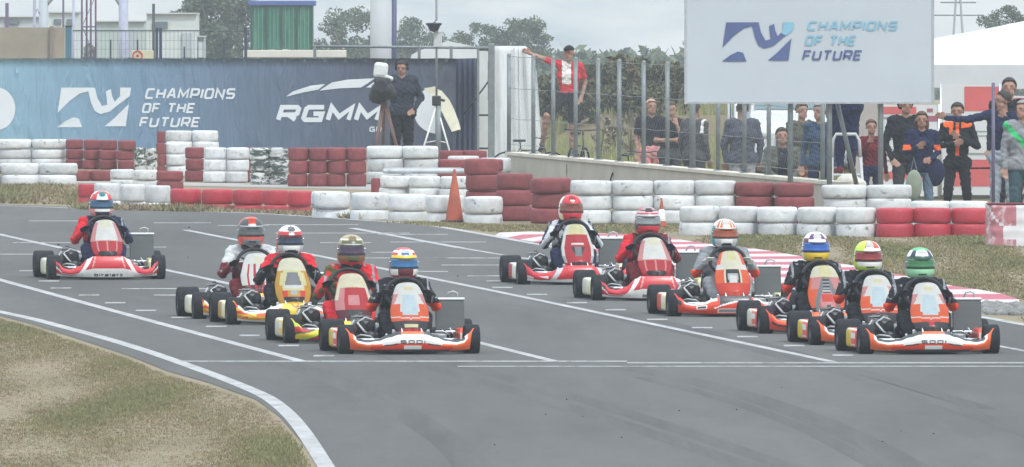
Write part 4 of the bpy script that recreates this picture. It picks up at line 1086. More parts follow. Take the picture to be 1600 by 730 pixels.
# ------------------------------------------------------------------ the eleven karts and their drivers
BL = ('Birelart', .19, .052, .088, 'darkgrey'); GL.update({'B': (.8, [[(0,0),(0,1),(.7,1),(.7,.55),(0,.5)], [(.0,.5),(.8,.5),(.8,0),(0,0)]])})
SD = ('SODI', .115, .105, .138, 'darkgrey')
k1 = kart(170, 438, 'red kart with white stripes running alone at the far left of the track', 'v', fair_birel, nas_birel, 'paleyellow', 'cream', GK1, letter=('birelart', .16, .042, .080, 'darkgrey'))
driver(k1, 'driver of the lone far left kart in dark suit with red sleeve, teal striped helmet', 'navy', 'red', 'left', 'white',
   [(30,90,0,14,'teal'),(14,50,30,75,'red'),(-5,24,50,130,'navy'),(-60,-25,0,40,'navy'),(-60,-5,40,180,'pink'),(50,90,14,60,'red')], 'teal', glove='navy', dx=.01, strip='navy')
k2 = kart(408, 500, 'kart with white and red striped number panel, half hidden behind the gold kart', 'v', fair_gold, nas_k2, 'paleyellow', 'cream', GK1)
driver(k2, 'driver with red and black helmet leaning beside the gold kart driver', 'maroon', 'lightgrey', 'shoulder', 'orangered',
   [(45,90,0,22,'orangered'),(24,62,20,80,'darkgrey'),(-60,-22,0,45,'grey'),(-22,24,70,110,'darkgrey'),(20,30,0,70,'lightgrey')], 'smoke', glove='black', dx=.0, dz=.04)
k3 = kart(462, 509, 'gold and yellow kart with orange flames in the left column', 's', fair_gold, nas_gold, 'paleyellow', 'gold', GK1)
driver(k3, 'driver of the gold kart in white helmet with red brow and grey centre', 'black', 'red', 'shoulder', 'white',
   [(26,90,0,14,'grey'),(14,36,14,90,'red'),(-30,14,72,120,'red'),(-60,-34,0,30,'darkgrey'),(-60,-15,40,180,'lightgrey')], 'dark', glove='black', dx=.05, strip='orange')
k4 = kart(557, 538, 'red and yellow kart with cream topped number panel, second of the left column', 's', fair_k4, nas_k4, 'yellow', 'cream', GK1)
driver(k4, 'driver in red suit with speckled beige helmet behind the front orange kart', 'red', 'olive', 'patch', 'khaki',
   [(46,90,0,180,'khaki'),(38,46,0,180,'cream'),(24,38,0,60,'olive'),(20,25,0,38,'lightgrey'),(-10,24,68,130,'brown'),(-60,-38,0,180,'red'),(-38,-14,0,25,'olive'),(-38,-10,25,180,'brown')], 'purple', glove='black', dx=.06, dz=.045, strip='lightgrey')
k5 = kart(645, 555, 'orange and white kart leading the left column', 's', fair_sodi, nas_sodi, 'orangered', 'yellow', GK1, letter=SD)
driver(k5, 'driver leading the left column in black suit, red helmet with yellow brow and blue visor', 'black', 'orangered', 'elbow', 'red',
   [(17,30,0,75,'yellow'),(30,44,0,18,'blue'),(30,62,18,40,'white'),(10,34,60,110,'purple'),(44,54,0,180,'white'),(-60,-40,0,180,'red'),(-40,-14,0,34,'maroon'),(-36,10,80,180,'purple'),(-40,-14,34,80,'white'),(54,90,0,180,'red')], 'skyblue', glove='darkgrey', dx=.03, strip='yellow')
r1 = kart(907, 446, 'red kart with grey edged number panel at the rear of the right column', 's', fair_r1, nas_r1, 'cream', 'red', GK2)
driver(r1, 'rearmost driver of the right column, dark blue suit and red helmet with white sides', 'navy', 'lightgrey', 'stripe', 'red',
   [(-60,-30,0,50,'red'),(-20,60,62,110,'white'),(30,42,0,14,'white'),(-60,-20,50,180,'paleyellow')], 'brown', glove='black', dx=.02, strip='gold')
r2 = kart(1028, 471, 'red kart with white stripes and white number panel, second from rear of right column', 'v', fair_birel, nas_birel, 'paleyellow', 'cream', GK2, letter=('birelart', .16, .042, .080, 'darkgrey'))
driver(r2, 'driver in red suit with grey topped red helmet between two red karts', 'maroon', 'red', 'left', 'red',
   [(52,90,0,60,'grey'),(36,44,0,180,'lightgrey'),(18,28,0,90,'lightgrey'),(44,52,0,70,'maroon'),(-60,-30,0,180,'red'),(-30,-5,60,180,'darkgrey')], 'pale', glove='navy', dx=.02)
r3 = kart(1150, 496, 'orange red kart with black fanged mask on the number panel', 's', fair_r3, nas_r3, 'paleyellow', 'orangered', GK2)
driver(r3, 'driver of the masked orange kart in grey suit and white helmet with orange stripes', 'grey', 'orangered', 'elbow', 'white',
   [(22,80,20,34,'orange'),(22,80,0,20,'white'),(22,70,40,52,'orangered'),(-60,30,58,130,'teal'),(-60,-36,0,26,'black'),(-40,-14,26,60,'lightgrey'),(18,24,0,60,'cream')], 'amber', strip='orangered', glove='white', dx=.02)
r4 = kart(1297, 523, 'orange kart with grey patterned panel, third from the front of the right column', 's', fair_plain('orangered','orange'), nas_r4, 'orangered', 'cream', GK2)
driver(r4, 'driver in black suit, white helmet with blue visor and yellow chin', 'black', 'orangered', 'elbow', 'white',
   [(30,62,22,42,'purple'),(20,34,46,86,'maroon'),(-60,-16,0,70,'yellow'),(-16,-8,60,120,'navy'),(-60,-20,70,180,'white')], 'blue', glove='black', dx=-.0, strip='blue')
r5 = kart(1380, 541, 'orange kart with pale blue plate partly hidden behind the leading right kart', 's', fair_sodi, nas_sodi, 'orangered', 'yellow', GK2)
driver(r5, 'driver in black suit with half lime half red helmet and red visor', 'black', 'orangered', 'elbow', 'white',
   [(20,90,-180,-26,'lime'),(-60,20,-180,-60,'lime'),(30,90,18,60,'orangered'),(-60,-30,-60,40,'lime'),(-30,24,60,180,'white'),(40,50,-20,30,'pink')], 'red', glove='darkgrey', dx=.0, strip='red')
r6 = kart(1459, 555, 'orange and white kart leading the right column at the right edge', 's', fair_sodi, nas_sodi2, 'orangered', 'yellow', GK2, letter=SD)
driver(r6, 'driver leading the right column in black suit with green and white helmet', 'black', 'orangered', 'elbow', 'white',
   [(54,90,0,180,'green'),(30,54,0,32,'white'),(24,60,32,60,'navy'),(-14,24,66,120,'navy'),(-60,-14,0,180,'palegreen'),(14,26,0,66,'darkgreen')], 'green', glove='darkgrey', dx=.02, strip='darkgreen')

# ------------------------------------------------------------------ camera operator, his camera and the light stand
cy = 240.0
cl_navy = paint('navy','cloth'); cl_black = paint('black','cloth')
o, J, H = human('person', 'camera operator in black jacket and headset behind the tyre wall', GX(628, cy), 0,
   dict(elR=(.30,.04,1.16), wrR=(.20,-.14,.98), haR=(.14,-.18,.93), elL=(-.26,-.10,1.22), wrL=(-.18,-.32,1.30), haL=(-.20,-.38,1.32), _look=(-.25,-1,-.25)),
   {'top': mat('cloth_dark_jacket', (.013,.018,.035), .85, .3, 18, bump=.5), 'bottom': cl_black}, fat=1.38, coat=True, scale=.985)
hair(o, H, HAIRD)
b = BM(); tube(b, [H(-.1,0,.02), H(-.1,-.01,.09), H(-.06,-.01,.135), H(0,-.01,.15), H(.06,-.01,.135), H(.1,-.01,.09), H(.1,0,.02)], .010, 8)
for sg in (-1, 1): ball(b, H(sg*.098,0,.0), (.022,.035,.04))
obj('headset', b, paint('black','matt'), o)
t = empty('video_camera', A(598, 226, 239.2)); t.location.z = gz(239.2); tag(t, 'black broadcast camera with white rain hood on its tripod', 'video camera'); 
b = BM(); box(b, (0,0,1.32), (.26,.42,.28), bev=.04); box(b, (-.02,-.30,1.33), (.17,.22,.17), bev=.02); ball(b, (-.06,.05,1.18), (.17,.16,.13)); ball(b, (.10,.0,1.22), (.12,.15,.10)); ball(b, (0,-.1,1.27), (.19,.2,.15), sub=3); obj('camera_body', b, mat('black_camera', (.02,.022,.026), .7, .3, 12, bump=.5), t)
b = BM(); tube(b, [(-.02,-.40,1.33),(-.02,-.50,1.33)], .09, 20); obj('lens', b, paint('black'), t)
b = BM(); box(b, (-.03,0,1.58), (.22,.26,.24), Matrix.Rotation(.12,3,'Y'), bev=.05); box(b, (.07,.0,1.47), (.20,.24,.07), Matrix.Rotation(.35,3,'Y'), bev=.03); obj('rain_hood', b, mat('white_plastic_bag', (.62,.64,.64), .5, .12, 9, bump=.6), t)
t2 = empty('camera_tripod', t.location.copy()); tag(t2, 'brown legged tripod holding the broadcast camera', 'tripod')
for (x, y_) in ((-.17,-.22),(.33,-.12),(0,.30),):
    b = BM(); tube(b, [(.0,0,1.12),(x,y_,.0)], .020, 8); tube(b, [(.04,0,1.12),(x+.0,y_,.0)], .014, 8); obj('leg', b, mat('brown_tripod_leg', (.16,.085,.06), .5, .1, 9), t2)
b = BM(); tube(b, [(0,0,1.08),(0,0,1.19)], .06, 12); obj('tripod_head', b, DARKM, t2)
t = empty('light_stand', GX(682, 238)); tag(t, 'tall thin steel stand with dark dome camera and white legs', 'stand'); gx = t.location
b = BM(); tube(b, [(0,0,.55),(0,0,3.4)], .017, 8); tube(b, [(.03,0,.1),(.03,0,1.05)], .045, 10); obj('mast', b, STEEL, t)
for x, y_ in ((-.32,-.1),(.30,-.1),(0,.32)):
    b = BM(); tube(b, [(0,0,1.05),(x,y_,.0)], .014, 8); ball(b, (x,y_,.01), .022, sub=1); tube(b, [(x*.55,y_*.55,.47),(0,0,.5)], .008, 6); obj('leg', b, paint('white'), t)
b = BM(); box(b, (0,0,1.12), (.14,.1,.16), bev=.02); tube(b, [(.05,0,1.14),(.13,0,1.12)], .02, 8); obj('clamp', b, DARKM, t)
b = BM(); box(b, (.02,-.03,2.07), (.13,.05,.24), bev=.01); tube(b, [(0,0,2.2),(.0,-.05,2.35)], .03, 8); obj('control_box', b, paint('lightgrey','matt'), t)
b = BM(); lathe(b, [(.001,-.10),(.07,-.07),(.10,0),(.125,.02),(.125,.045),(.02,.05)], Matrix.Translation((-.04,-.12,2.28)), 20); tube(b, [(-.04,-.12,2.32),(0,0,2.36)], .014, 6); obj('dome_camera', b, mat('dark_dome', (.03,.03,.06), .25), t)
b = BM(); ball(b, (-.03,-.08,2.86), (.08,.08,.05)); tube(b, [(0,0,2.86),(-.05,-.08,2.86)], .01, 6); obj('lamp_head', b, DARKM, t)
# cream curved board
t = empty('reflector_board', GX(700, 240.5)); tag(t, 'cream curved board leaning behind the light stand', 'board')
pp = [(.0,.95),(-.14,.90),(-.20,.80)]; b = BM(); prev = None
arc = [(676,136),(690,142),(702,156),(710,172),(716,188),(720,202)]; inn = [(662,138),(672,148),(684,162),(692,178),(700,194),(706,206)]
va = [A(x, y, 240.5) - t.location for x, y in arc]; vb = [A(x, y, 240.5) - t.location for x, y in inn]
for off, rev in ((0, 0), (.03, 1)):
    A1 = [b.verts.new(v + Vector((0, off + .10*math.sin(i*.6), 0))) for i, v in enumerate(va)]; B1_ = [b.verts.new(v + Vector((0, off - .02, 0))) for v in vb]
    for i in range(5): b.faces.new((A1[i], A1[i+1], B1_[i+1], B1_[i]))
obj('board', b, mat('cream_board', (.58,.55,.44), .7, .08, 4), t)
b = BM(); tube(b, [vb[-1] + Vector((0,.05,0)), Vector((.06,.1,0))], .012, 6); tube(b, [vb[2] + Vector((0,.05,0)), Vector((-.1,.1,0))], .012, 6); obj('strut', b, DARKM, t)

# ------------------------------------------------------------------ the large sign on its own posts
YS = 201.2
t = empty('large_sign', (0,0,0)); tag(t, 'large white sign with blue logo above the spectators', 'sign')
a, c = A(1071, 162, YS), A(1458, -38, YS); b = BM(); box(b, ((a.x+c.x)/2, YS+.03, (a.z+c.z)/2), (c.x-a.x, .05, c.z-a.z), bev=.006)
obj('board', b, mat('white_sign_board', (.46,.505,.555), .6, .04, 1.2), t)
b = BM()
for z in (a.z+.012, c.z-.012): box(b, ((a.x+c.x)/2, YS+.03, z), (c.x-a.x+.03, .07, .028))
for x in (a.x, c.x): box(b, (x, YS+.031, (a.z+c.z)/2), (.03, .071, c.z-a.z+.02))
obj('frame', b, ALU, t)
for px in (1235, 1296, 1376):
    p = A(px, 160, YS+.12); b = BM(); tube(b, [(p.x, YS+.12, SL*YS-.3), (p.x, YS+.12, c.z)], .038, 10); obj('post', b, STEEL, t)
b = BM(); tube(b, [A(1308, 160, YS+.2), A(1340, 296, YS+.6)], .03, 8); obj('brace', b, STEEL, t)
def fs(x, y, lift): p = A(x, -y, YS); return Vector((p.x, YS-.006-lift, p.z))
INKD = mat('ink_dark_blue', (.075,.105,.25), .6, .1, 2); INKL = mat('ink_light_blue', (.20,.42,.56), .6, .08, 2)
b = BM(); logo(b, fs, 1128, 1240, -96, -35); 
for f in b.faces: f.material_index = 0
obj('lettering', b, [INKD], t)
b = BM(); text(b, 'CHAMPIONS', fs, 1261, 1401, -48, -33, .2, .25); text(b, 'OF THE', fs, 1257, 1336, -71.5, -55.5, .2, .25); obj('lettering', b, INKL, t)
b = BM(); text(b, 'FUTURE', fs, 1253, 1345, -94.5, -78.5, .2, .25); obj('lettering', b, INKD, t)
b = BM(); poly(b, [fs(1050+x/2.0855, -y/2.0855, .001) for x, y in [(362,73),(397,73),(393,100),(372,116),(355,108),(362,98)]]); obj('lettering', b, INKL, t)

# ------------------------------------------------------------------ spectators
def at(px, Y): return GX(px, Y)
GRP = 'spectators at the fence'
bl, nv, gr, dg_ = paint('black','cloth'), paint('navy','cloth'), paint('grey','cloth'), paint('darkgrey','cloth')
jeans = mat('cloth_denim', (.10,.15,.22), .9, .2, 20, bump=.4); pale_j = mat('cloth_pale_denim', (.28,.32,.38), .9, .2, 20, bump=.4); charcoal = mat('cloth_charcoal', (.05,.052,.058), .9, .2, 20, bump=.5)
def redwhite(ctr, idx, J):
    idx = idx.copy(); m_ = (idx == 1) & (((np.abs(ctr[:,0]) < .15) & (ctr[:,0] > -.11) & (ctr[:,2] > 1.15) & (ctr[:,0] < .03)) | ((ctr[:,0] > .10) & (ctr[:,0] < .135))); idx[m_] = 8; return idx
o, J, H = human('person', 'spectator in red and white shirt and black shorts holding the white tarpaulin', at(889, 240) + Vector((0,0,.20)), 0,
   dict(shL=(-.18,-.02,1.47), elL=(-.42,-.04,1.56), wrL=(-.60,-.06,1.63), haL=(-.66,-.06,1.66), elR=(.26,.05,1.18), wrR=(.20,-.05,.96), haR=(.16,-.08,.90),
        hipL=(-.10,0,.93), kneeL=(-.34,-.18,.66), ankL=(-.42,.02,.20), toeL=(-.45,-.12,.12), pelvis=(.0,0,.97), kneeR=(.06,-.02,.5), ankR=(.05,.02,.085), _look=(-.3,-1,-.1)),
   {'top': paint('red','cloth'), 'bottom': bl, 'accent': redwhite, 'accent_mat': paint('white','cloth')}, sleeves=.5, shorts=True, scale=1.0, group=GRP)
hair(o, H, paint('black','cloth'), 'cap', 'cap')
b = BM(); box(b, (0,0,.10), (.5,.4,.18), bev=.01); box(b, (0,0,.195), (.52,.42,.01))
o = obj('wooden_crate', b, mat('crate_wood', (.25,.17,.09), .8, .2, 6)); o.location = at(893, 240); tag(o, 'low wooden crate under the red shirted spectator', 'crate')
o, J, H = human('person', 'bald spectator in black t-shirt at the left of the fence group', at(1017, 222), .35, dict(elR=(.24,-.1,1.16), wrR=(.12,-.22,1.02), haR=(.06,-.26,.98)), {'top': bl, 'bottom': paint('pink','cloth')}, sleeves=.5, fat=1.1, scale=.94, group=GRP)
hair(o, H, mat('stubble', (.38,.22,.16), .6, .1, 9))
o, J, H = human('person', 'spectator in black with arms crossed and hand at the chin', at(1047, 221), .2, dict(elL=(-.24,-.06,1.15), wrL=(.02,-.2,1.16), haL=(.10,-.2,1.17), elR=(.16,-.16,1.16), wrR=(.07,-.17,1.40), haR=(.05,-.15,1.48), _look=(.8,-.7,0)), {'top': bl, 'bottom': charcoal}, sleeves=.5, fat=1.12, scale=.925, group=GRP)
hair(o, H, HAIRB)
o, J, H = human('person', 'spectator in dark jacket with a white and red shoulder stripe', at(1085, 219), math.pi*.8, dict(), {'top': charcoal, 'bottom': charcoal, 'accent': lambda c, i, J: np.where((i == 1) & (np.abs(c[:,0]+.195) < .022) & (c[:,2] > 1.30), 8, i), 'accent_mat': paint('white','cloth')}, fat=1.22, scale=.93, coat=True, group=GRP)
hair(o, H, HAIRD)
o, J, H = human('person', 'spectator in dark jacket and grey trousers under the left half of the sign', at(1160, 214), math.pi, dict(elL=(-.26,-.02,1.15), elR=(.26,-.02,1.15)), {'top': mat('cloth_slate', (.055,.06,.085), .9, .2, 20, bump=.5), 'bottom': mat('cloth_light_trousers', (.26,.27,.29), .9, .1, 20)}, fat=1.28, scale=.98, coat=True, group=GRP)
hair(o, H, HAIRD)
SIT = dict(pelvis=(0,.05,.50), hipL=(-.1,.03,.48), hipR=(.1,.03,.48), kneeL=(-.16,-.38,.50), kneeR=(.16,-.38,.50), ankL=(-.15,-.36,.09), ankR=(.15,-.36,.09), toeL=(-.16,-.52,.04), toeR=(.16,-.52,.04), waist=(0,.06,.64), chest=(0,.04,.82),
    shL=(-.18,.03,.97), shR=(.18,.03,.97), elL=(-.25,-.02,.72), elR=(.25,-.02,.72), wrL=(-.10,-.22,.62), wrR=(.10,-.22,.62), haL=(-.03,-.28,.60), haR=(.03,-.28,.60), neck=(0,.04,1.05), head=(0,.02,1.18))
def opencoat(ctr, idx, J): return np.where((idx == 1) & (np.abs(ctr[:,0]) < .07) & (ctr[:,1] < J['chest'].y-.05), 8, idx)
o, J, H = human('person', 'dark haired spectator seated in olive grey coat under the sign', at(1222, 209) + Vector((0,0,.12)), .15, SIT, {'top': mat('cloth_olive_grey', (.085,.09,.075), .9, .2, 20, bump=.5), 'bottom': charcoal, 'accent': opencoat, 'accent_mat': bl}, fat=1.15, group=GRP)
hair(o, H, HAIRD)
b = BM(); box(b, (0,.05,.25), (.44,.36,.30), bev=.02); st_ = obj('storage_box', b, DARKM, None); st_.location = at(1222, 209) + Vector((0,0,.01)); st_.rotation_euler.z = .15
tag(st_, 'dark crate that the seated spectator sits on', 'crate')
st_.data.transform(Matrix.Translation((0,0,-.09)))
o, J, H = human('person', 'fair haired spectator in navy jacket between two fence posts', at(1281, 206), -.3, dict(_look=(-.5,-1,0)), {'top': mat('cloth_blue_navy', (.02,.045,.10), .9, .2, 20, bump=.5), 'bottom': nv}, fat=1.0, coat=True, scale=.98, group=GRP)
hair(o, H, HAIRG)
o, J, H = human('person', 'spectator in brown and green jacket beside the thick fence post', at(1252, 212), .5, dict(), {'top': mat('cloth_moss', (.07,.07,.05), .9, .2, 20, bump=.5), 'bottom': paint('brown','cloth')}, fat=1.08, coat=True, scale=.98, group=GRP)
hair(o, H, HAIRB)
# step ladder with a person standing on it, head hidden by the sign
YL = 204.0; lp = at(1322, YL)
t = empty('step_ladder', lp, rz=.1); tag(t, 'aluminium step ladder behind the white tyres below the sign', 'ladder')
b = BM()
for sg in (-1, 1): tube(b, [(sg*.23,-.28,0), (sg*.19,-.02,.95)], .022, 8); 
tube(b, [(-.19,-.02,.95),(-.175,0,1.18),(-.13,.01,1.26),(.13,.01,1.26),(.175,0,1.18),(.19,-.02,.95)], .022, 8)
obj('front_frame', b, paint('lightgrey'), t)
b = BM()
for sg in (-1, 1): tube(b, [(sg*.21,.34,0), (sg*.18,.03,.72)], .012, 8)
tube(b, [(-.205,.27,.15),(.205,.27,.15)], .01, 6); obj('rear_frame', b, ALU, t)
for z in (.24,.48,.72): b = BM(); box(b, (0,-.215+.26*(z/.95)+(.16 if z > .7 else 0),z), (.40,.10 if z < .7 else .44,.025), bev=.004); obj('step', b, ALU, t)
o, J, H = human('person', 'person in dark blue clothes standing on the step ladder, head behind the sign', lp + Vector((0,.22,.74)), math.pi+.1, dict(kneeL=(-.09,-.02,.5), kneeR=(.09,-.02,.5), ankL=(-.08,.02,.085), ankR=(.08,.02,.085), elL=(-.3,-.1,1.2), wrL=(-.2,-.3,1.3), haL=(-.15,-.36,1.34)), {'top': nv, 'bottom': nv, 'shoe': paint('maroon','cloth')}, fat=1.5, coat=True, scale=.95, group=GRP)
hair(o, H, HAIRD)
b = BM(); ball(b, (0,0,0), (.17,.10,.12), sub=3); ball(b, (.1,0,-.03), (.14,.09,.09), sub=3); ball(b, (-.09,-.01,-.05), (.12,.09,.07), sub=3)
o = obj('white_bag', b, mat('white_cloth_bag', (.60,.58,.52), .9, .15, 9, bump=.6)); o.location = lp + Vector((.03,-.19,.62)); tag(o, 'crumpled white bag hanging on the step ladder', 'bag')
o, J, H = human('person', 'spectator in blue trousers and red top just right of the ladder', at(1361, 206), .2, dict(elL=(-.22,-.1,1.2), wrL=(-.10,-.22,1.38), haL=(-.06,-.25,1.44)), {'top': paint('maroon','cloth'), 'bottom': nv}, fat=.85, scale=.84, group=GRP)
hair(o, H, HAIRB)
# the group right of the sign
o, J, H = human('person', 'spectator in black hooded jacket with the hood up', at(1415, 206), .12, dict(elL=(-.27,.0,1.15), wrL=(-.20,-.12,.93), haL=(-.16,-.16,.88), _look=(.15,-1,-.1)), {'top': bl, 'bottom': dg_}, fat=1.14, coat=True, scale=1.02, group=GRP)
hair(o, H, paint('black','cloth'), 'hood', 'hood')
def cuff(ctr, idx, J): return np.where((idx == 1) & (np.abs(ctr[:,2]-1.24) < .04) & (np.abs(ctr[:,0]) > .17), 8, idx)
wo, J, H = human('person', 'brown haired spectator in navy coat with orange armband and jeans', at(1440, 203), .1, dict(elL=(-.24,-.05,1.17), wrL=(-.10,-.2,1.24), haL=(-.04,-.23,1.28), _look=(-.1,-1,-.05), elR=(.24,.0,1.18), wrR=(.12,-.18,1.08), haR=(.05,-.22,1.06)), {'top': nv, 'bottom': jeans, 'accent': cuff, 'accent_mat': paint('orange','cloth')}, fat=1.05, coat=True, scale=.925, group=GRP)
hair(wo, H, HAIRB, 'long')
b = BM(); ball(b, (0,0,-.22), (.11,.06,.20), sub=3); tube(b, [(-.05,0,-.08),(0,0,.14),(.05,0,-.08)], .010, 6); o = obj('shoulder_bag', b, mat('sage_bag', (.24,.28,.22), .9, .15, 9, bump=.5)); o.location = at(1428, 202.6) + Vector((0,0,.88)); tag(o, 'pale green bag carried in front of the navy coat', 'bag')
b = BM(); ball(b, (0,0,0), (.13,.10,.19), sub=3); tube(b, [(0,.0,.15),(-.06,0,.34)], .014, 6); o = obj('backpack', b, nv); o.location = at(1461, 203) + Vector((0,0,.82)); tag(o, 'navy backpack hanging beside the brown haired spectator', 'backpack')
def orange_suit(ctr, idx, J):
    x, z = ctr[:,0], ctr[:,2]; fr = ctr[:,1] < J['chest'].y - .02
    m_ = (idx == 1) & (((np.abs(x) < .022) & (z > 1.0) & fr) | ((np.abs(x) > .05) & (np.abs(x) < .19) & (z > 1.40 + np.abs(x)*.15)) | ((x < -.06) & (x > -.11) & (z > 1.33) & fr) )
    return np.where(m_, 8, idx)
o, J, H = human('person', 'standing spectator in black suit with orange zip and shoulder trim', at(1496, 204), -.05, dict(elL=(-.27,-.04,1.16), wrL=(-.06,-.2,1.20), haL=(.03,-.22,1.22), elR=(.27,-.04,1.16), wrR=(.04,-.18,1.28), haR=(-.03,-.2,1.33), kneeL=(-.13,-.02,.5), ankL=(-.16,.02,.085), kneeR=(.13,-.02,.5), ankR=(.16,.02,.085), toeL=(-.19,-.13,.035), toeR=(.19,-.13,.035), _look=(-.1,-1,-.12)), {'top': bl, 'bottom': bl, 'accent': orange_suit, 'accent_mat': paint('orange','cloth')}, fat=1.02, scale=.985, group=GRP)
hair(o, H, HAIRD)
o, J, H = human('person', 'spectator in navy jacket and pale jeans pointing to the left', at(1568, 203), -.3, dict(shL=(-.19,-.02,1.46), elL=(-.42,-.14,1.40), wrL=(-.66,-.22,1.42), haL=(-.74,-.24,1.45), elR=(.2,-.12,1.2), wrR=(.1,-.28,1.42), haR=(.06,-.30,1.50), _look=(-.9,-.6,0)), {'top': nv, 'bottom': pale_j}, fat=1.05, scale=1.08, group=GRP)
hair(o, H, HAIRD)
def sash(ctr, idx, J): return np.where((idx == 1) & (np.abs((ctr[:,2]-1.2) - (-ctr[:,0])*1.1) < .05), 8, idx)
o, J, H = human('person', 'grey haired spectator in grey shirt with green strap at the right edge', at(1598, 200), .1, dict(_look=(-.8,-.7,0)), {'top': gr, 'bottom': mat('cloth_dark_teal', (.03,.07,.09), .9, .2, 20), 'accent': sash, 'accent_mat': paint('green','cloth')}, fat=1.22, scale=1.03, coat=True, group=GRP)
hair(o, H, HAIRG)
o, J, H = human('person', 'spectator in dark clothes behind the pointing one', at(1577, 209), -.1, dict(), {'top': bl, 'bottom': bl}, fat=1.1, scale=1.14, group=GRP)
hair(o, H, HAIRD)
t = empty('metal_pole', at(1552, 201.5)); tag(t, 'thin grey pole standing before the pointing spectator', 'pole')
b = BM(); tube(b, [(0,0,0),(0,0,2.02)], .024, 10); obj('shaft', b, mat('purple_grey_metal', (.10,.09,.15), .5, .1, 9), t); b = BM(); box(b, (0,0,.01), (.16,.16,.02)); obj('foot_plate', b, STEEL, t)

# bicycles in the meadow
def bike(px, Y, rz, label, sc_):
    t = empty('bicycle', GX(px, Y), rz=rz); t.scale = (sc_,)*3; tag(t, label, 'bicycle', 'bicycles behind the fence')
    for x in (-.52, .52):
        b = BM(); n = 28; tube(b, [(x+.34*math.cos(2*math.pi*i/n), 0, .34+.34*math.sin(2*math.pi*i/n)) for i in range(n+1)], .017, 6, caps=False)
        w = obj('wheel', b, RUB, t); b = BM()
        for i in range(10): a = math.pi*i/10; tube(b, [(x-.33*math.cos(a),0,.34-.33*math.sin(a)),(x+.33*math.cos(a),0,.34+.33*math.sin(a))], .0022, 3)
        obj('spokes', b, CHROME, w)
    b = BM(); tube(b, [(-.52,0,.34),(-.08,0,.30),(-.18,0,.78),(-.52,0,.34)], .015, 6); tube(b, [(-.08,0,.30),(.36,0,.72),(-.16,0,.72)], .018, 6); tube(b, [(.34,0,.88),(.40,0,.62),(.52,0,.34)], .016, 6); obj('frame', b, paint('darkgrey'), t)
    b = BM(); tube(b, [(.34,0,.88),(.33,0,.96)], .014, 6); tube(b, [(.30,-.30,.98),(.36,-.1,.96),(.36,.1,.96),(.30,.30,.98)], .012, 6); obj('handlebar', b, DARKM, t)
    b = BM(); tube(b, [(-.18,0,.78),(-.20,0,.90)], .012, 6); box(b, (-.21,0,.92), (.25,.13,.05), bev=.02); obj('saddle', b, paint('black','matt'), t)
bike(904, 222.8, R(78), 'bicycle seen end on below the red shirted spectator', .92); bike(826, 227.6, R(25), 'bicycle leaning by the white tarpaulin', .72); bike(990, 218.9, R(60), 'bicycle parked left of the bald spectator', .80)

# ------------------------------------------------------------------ things behind the fence
b = BM(); nu, nv_ = 26, 24; a0 = A(773, 72, 244.5); wT = (849-773)/F*244.5; gz_ = gz(244.5); hT = a0.z - gz_
def TP_(i, j):
    x = i/nu; z = j/nv_; h = hT*(1 - .55*max(0, x-.72)**1.6*3.2); lean = .06*z
    return Vector((a0.x + wT*x*(1-.13*z*(x>.5)), 244.5 + .04*math.sin(x*19+z*3) + .03*math.sin(x*41) + .12*z*z, gz_ + h*z))
V = [[b.verts.new(TP_(i, j)) for i in range(nu+1)] for j in range(nv_+1)]
for j in range(nv_):
    for i in range(nu): b.faces.new((V[j][i], V[j][i+1], V[j+1][i+1], V[j+1][i])).smooth = True
W = [b.verts.new(v.co + Vector((0,.9,-.05))) for v in V[-1]]
for i in range(nu): b.faces.new((V[-1][i], V[-1][i+1], W[i+1], W[i]))
for e in (0, nu):
    W2 = b.verts.new((V[0][e].co.x, 245.4, gz_)); b.faces.new([V[j][e] for j in range(nv_+1)] + [W[e], W2])
o = obj('white_tarpaulin', b, mat('white_tarp', (.60,.62,.63), .6, .08, 4, bump=.3, stretch=(6,1,1))); tag(o, 'white tarpaulin over a tall frame behind the left end of fence', 'tarpaulin')
# long white awning stretching behind the camera operator
t = empty('white_awning', (0,0,0)); tag(t, 'white awning edge above the gate frame', 'awning'); YA = 262
b = BM(); V1 = [A(x, y, YA) for x, y in ((643,86),(655,79),(700,64),(760,77),(770,96),(640,98))]
Va = [b.verts.new(v) for v in V1]; Vb = [b.verts.new(v + Vector((0,1.2,0))) for v in V1]; b.faces.new(Va); b.faces.new(Vb[::-1])
for i in range(6): b.faces.new((Va[i], Vb[i], Vb[(i+1)%6], Va[(i+1)%6]))
bmesh.ops.recalc_face_normals(b, faces=b.faces); obj('canopy', b, mat('white_canvas', (.58,.60,.62), .8, .05, 3), t)
for px in (650, 758): vpost(px, 92, .05, 'pole', t, YA+.3)
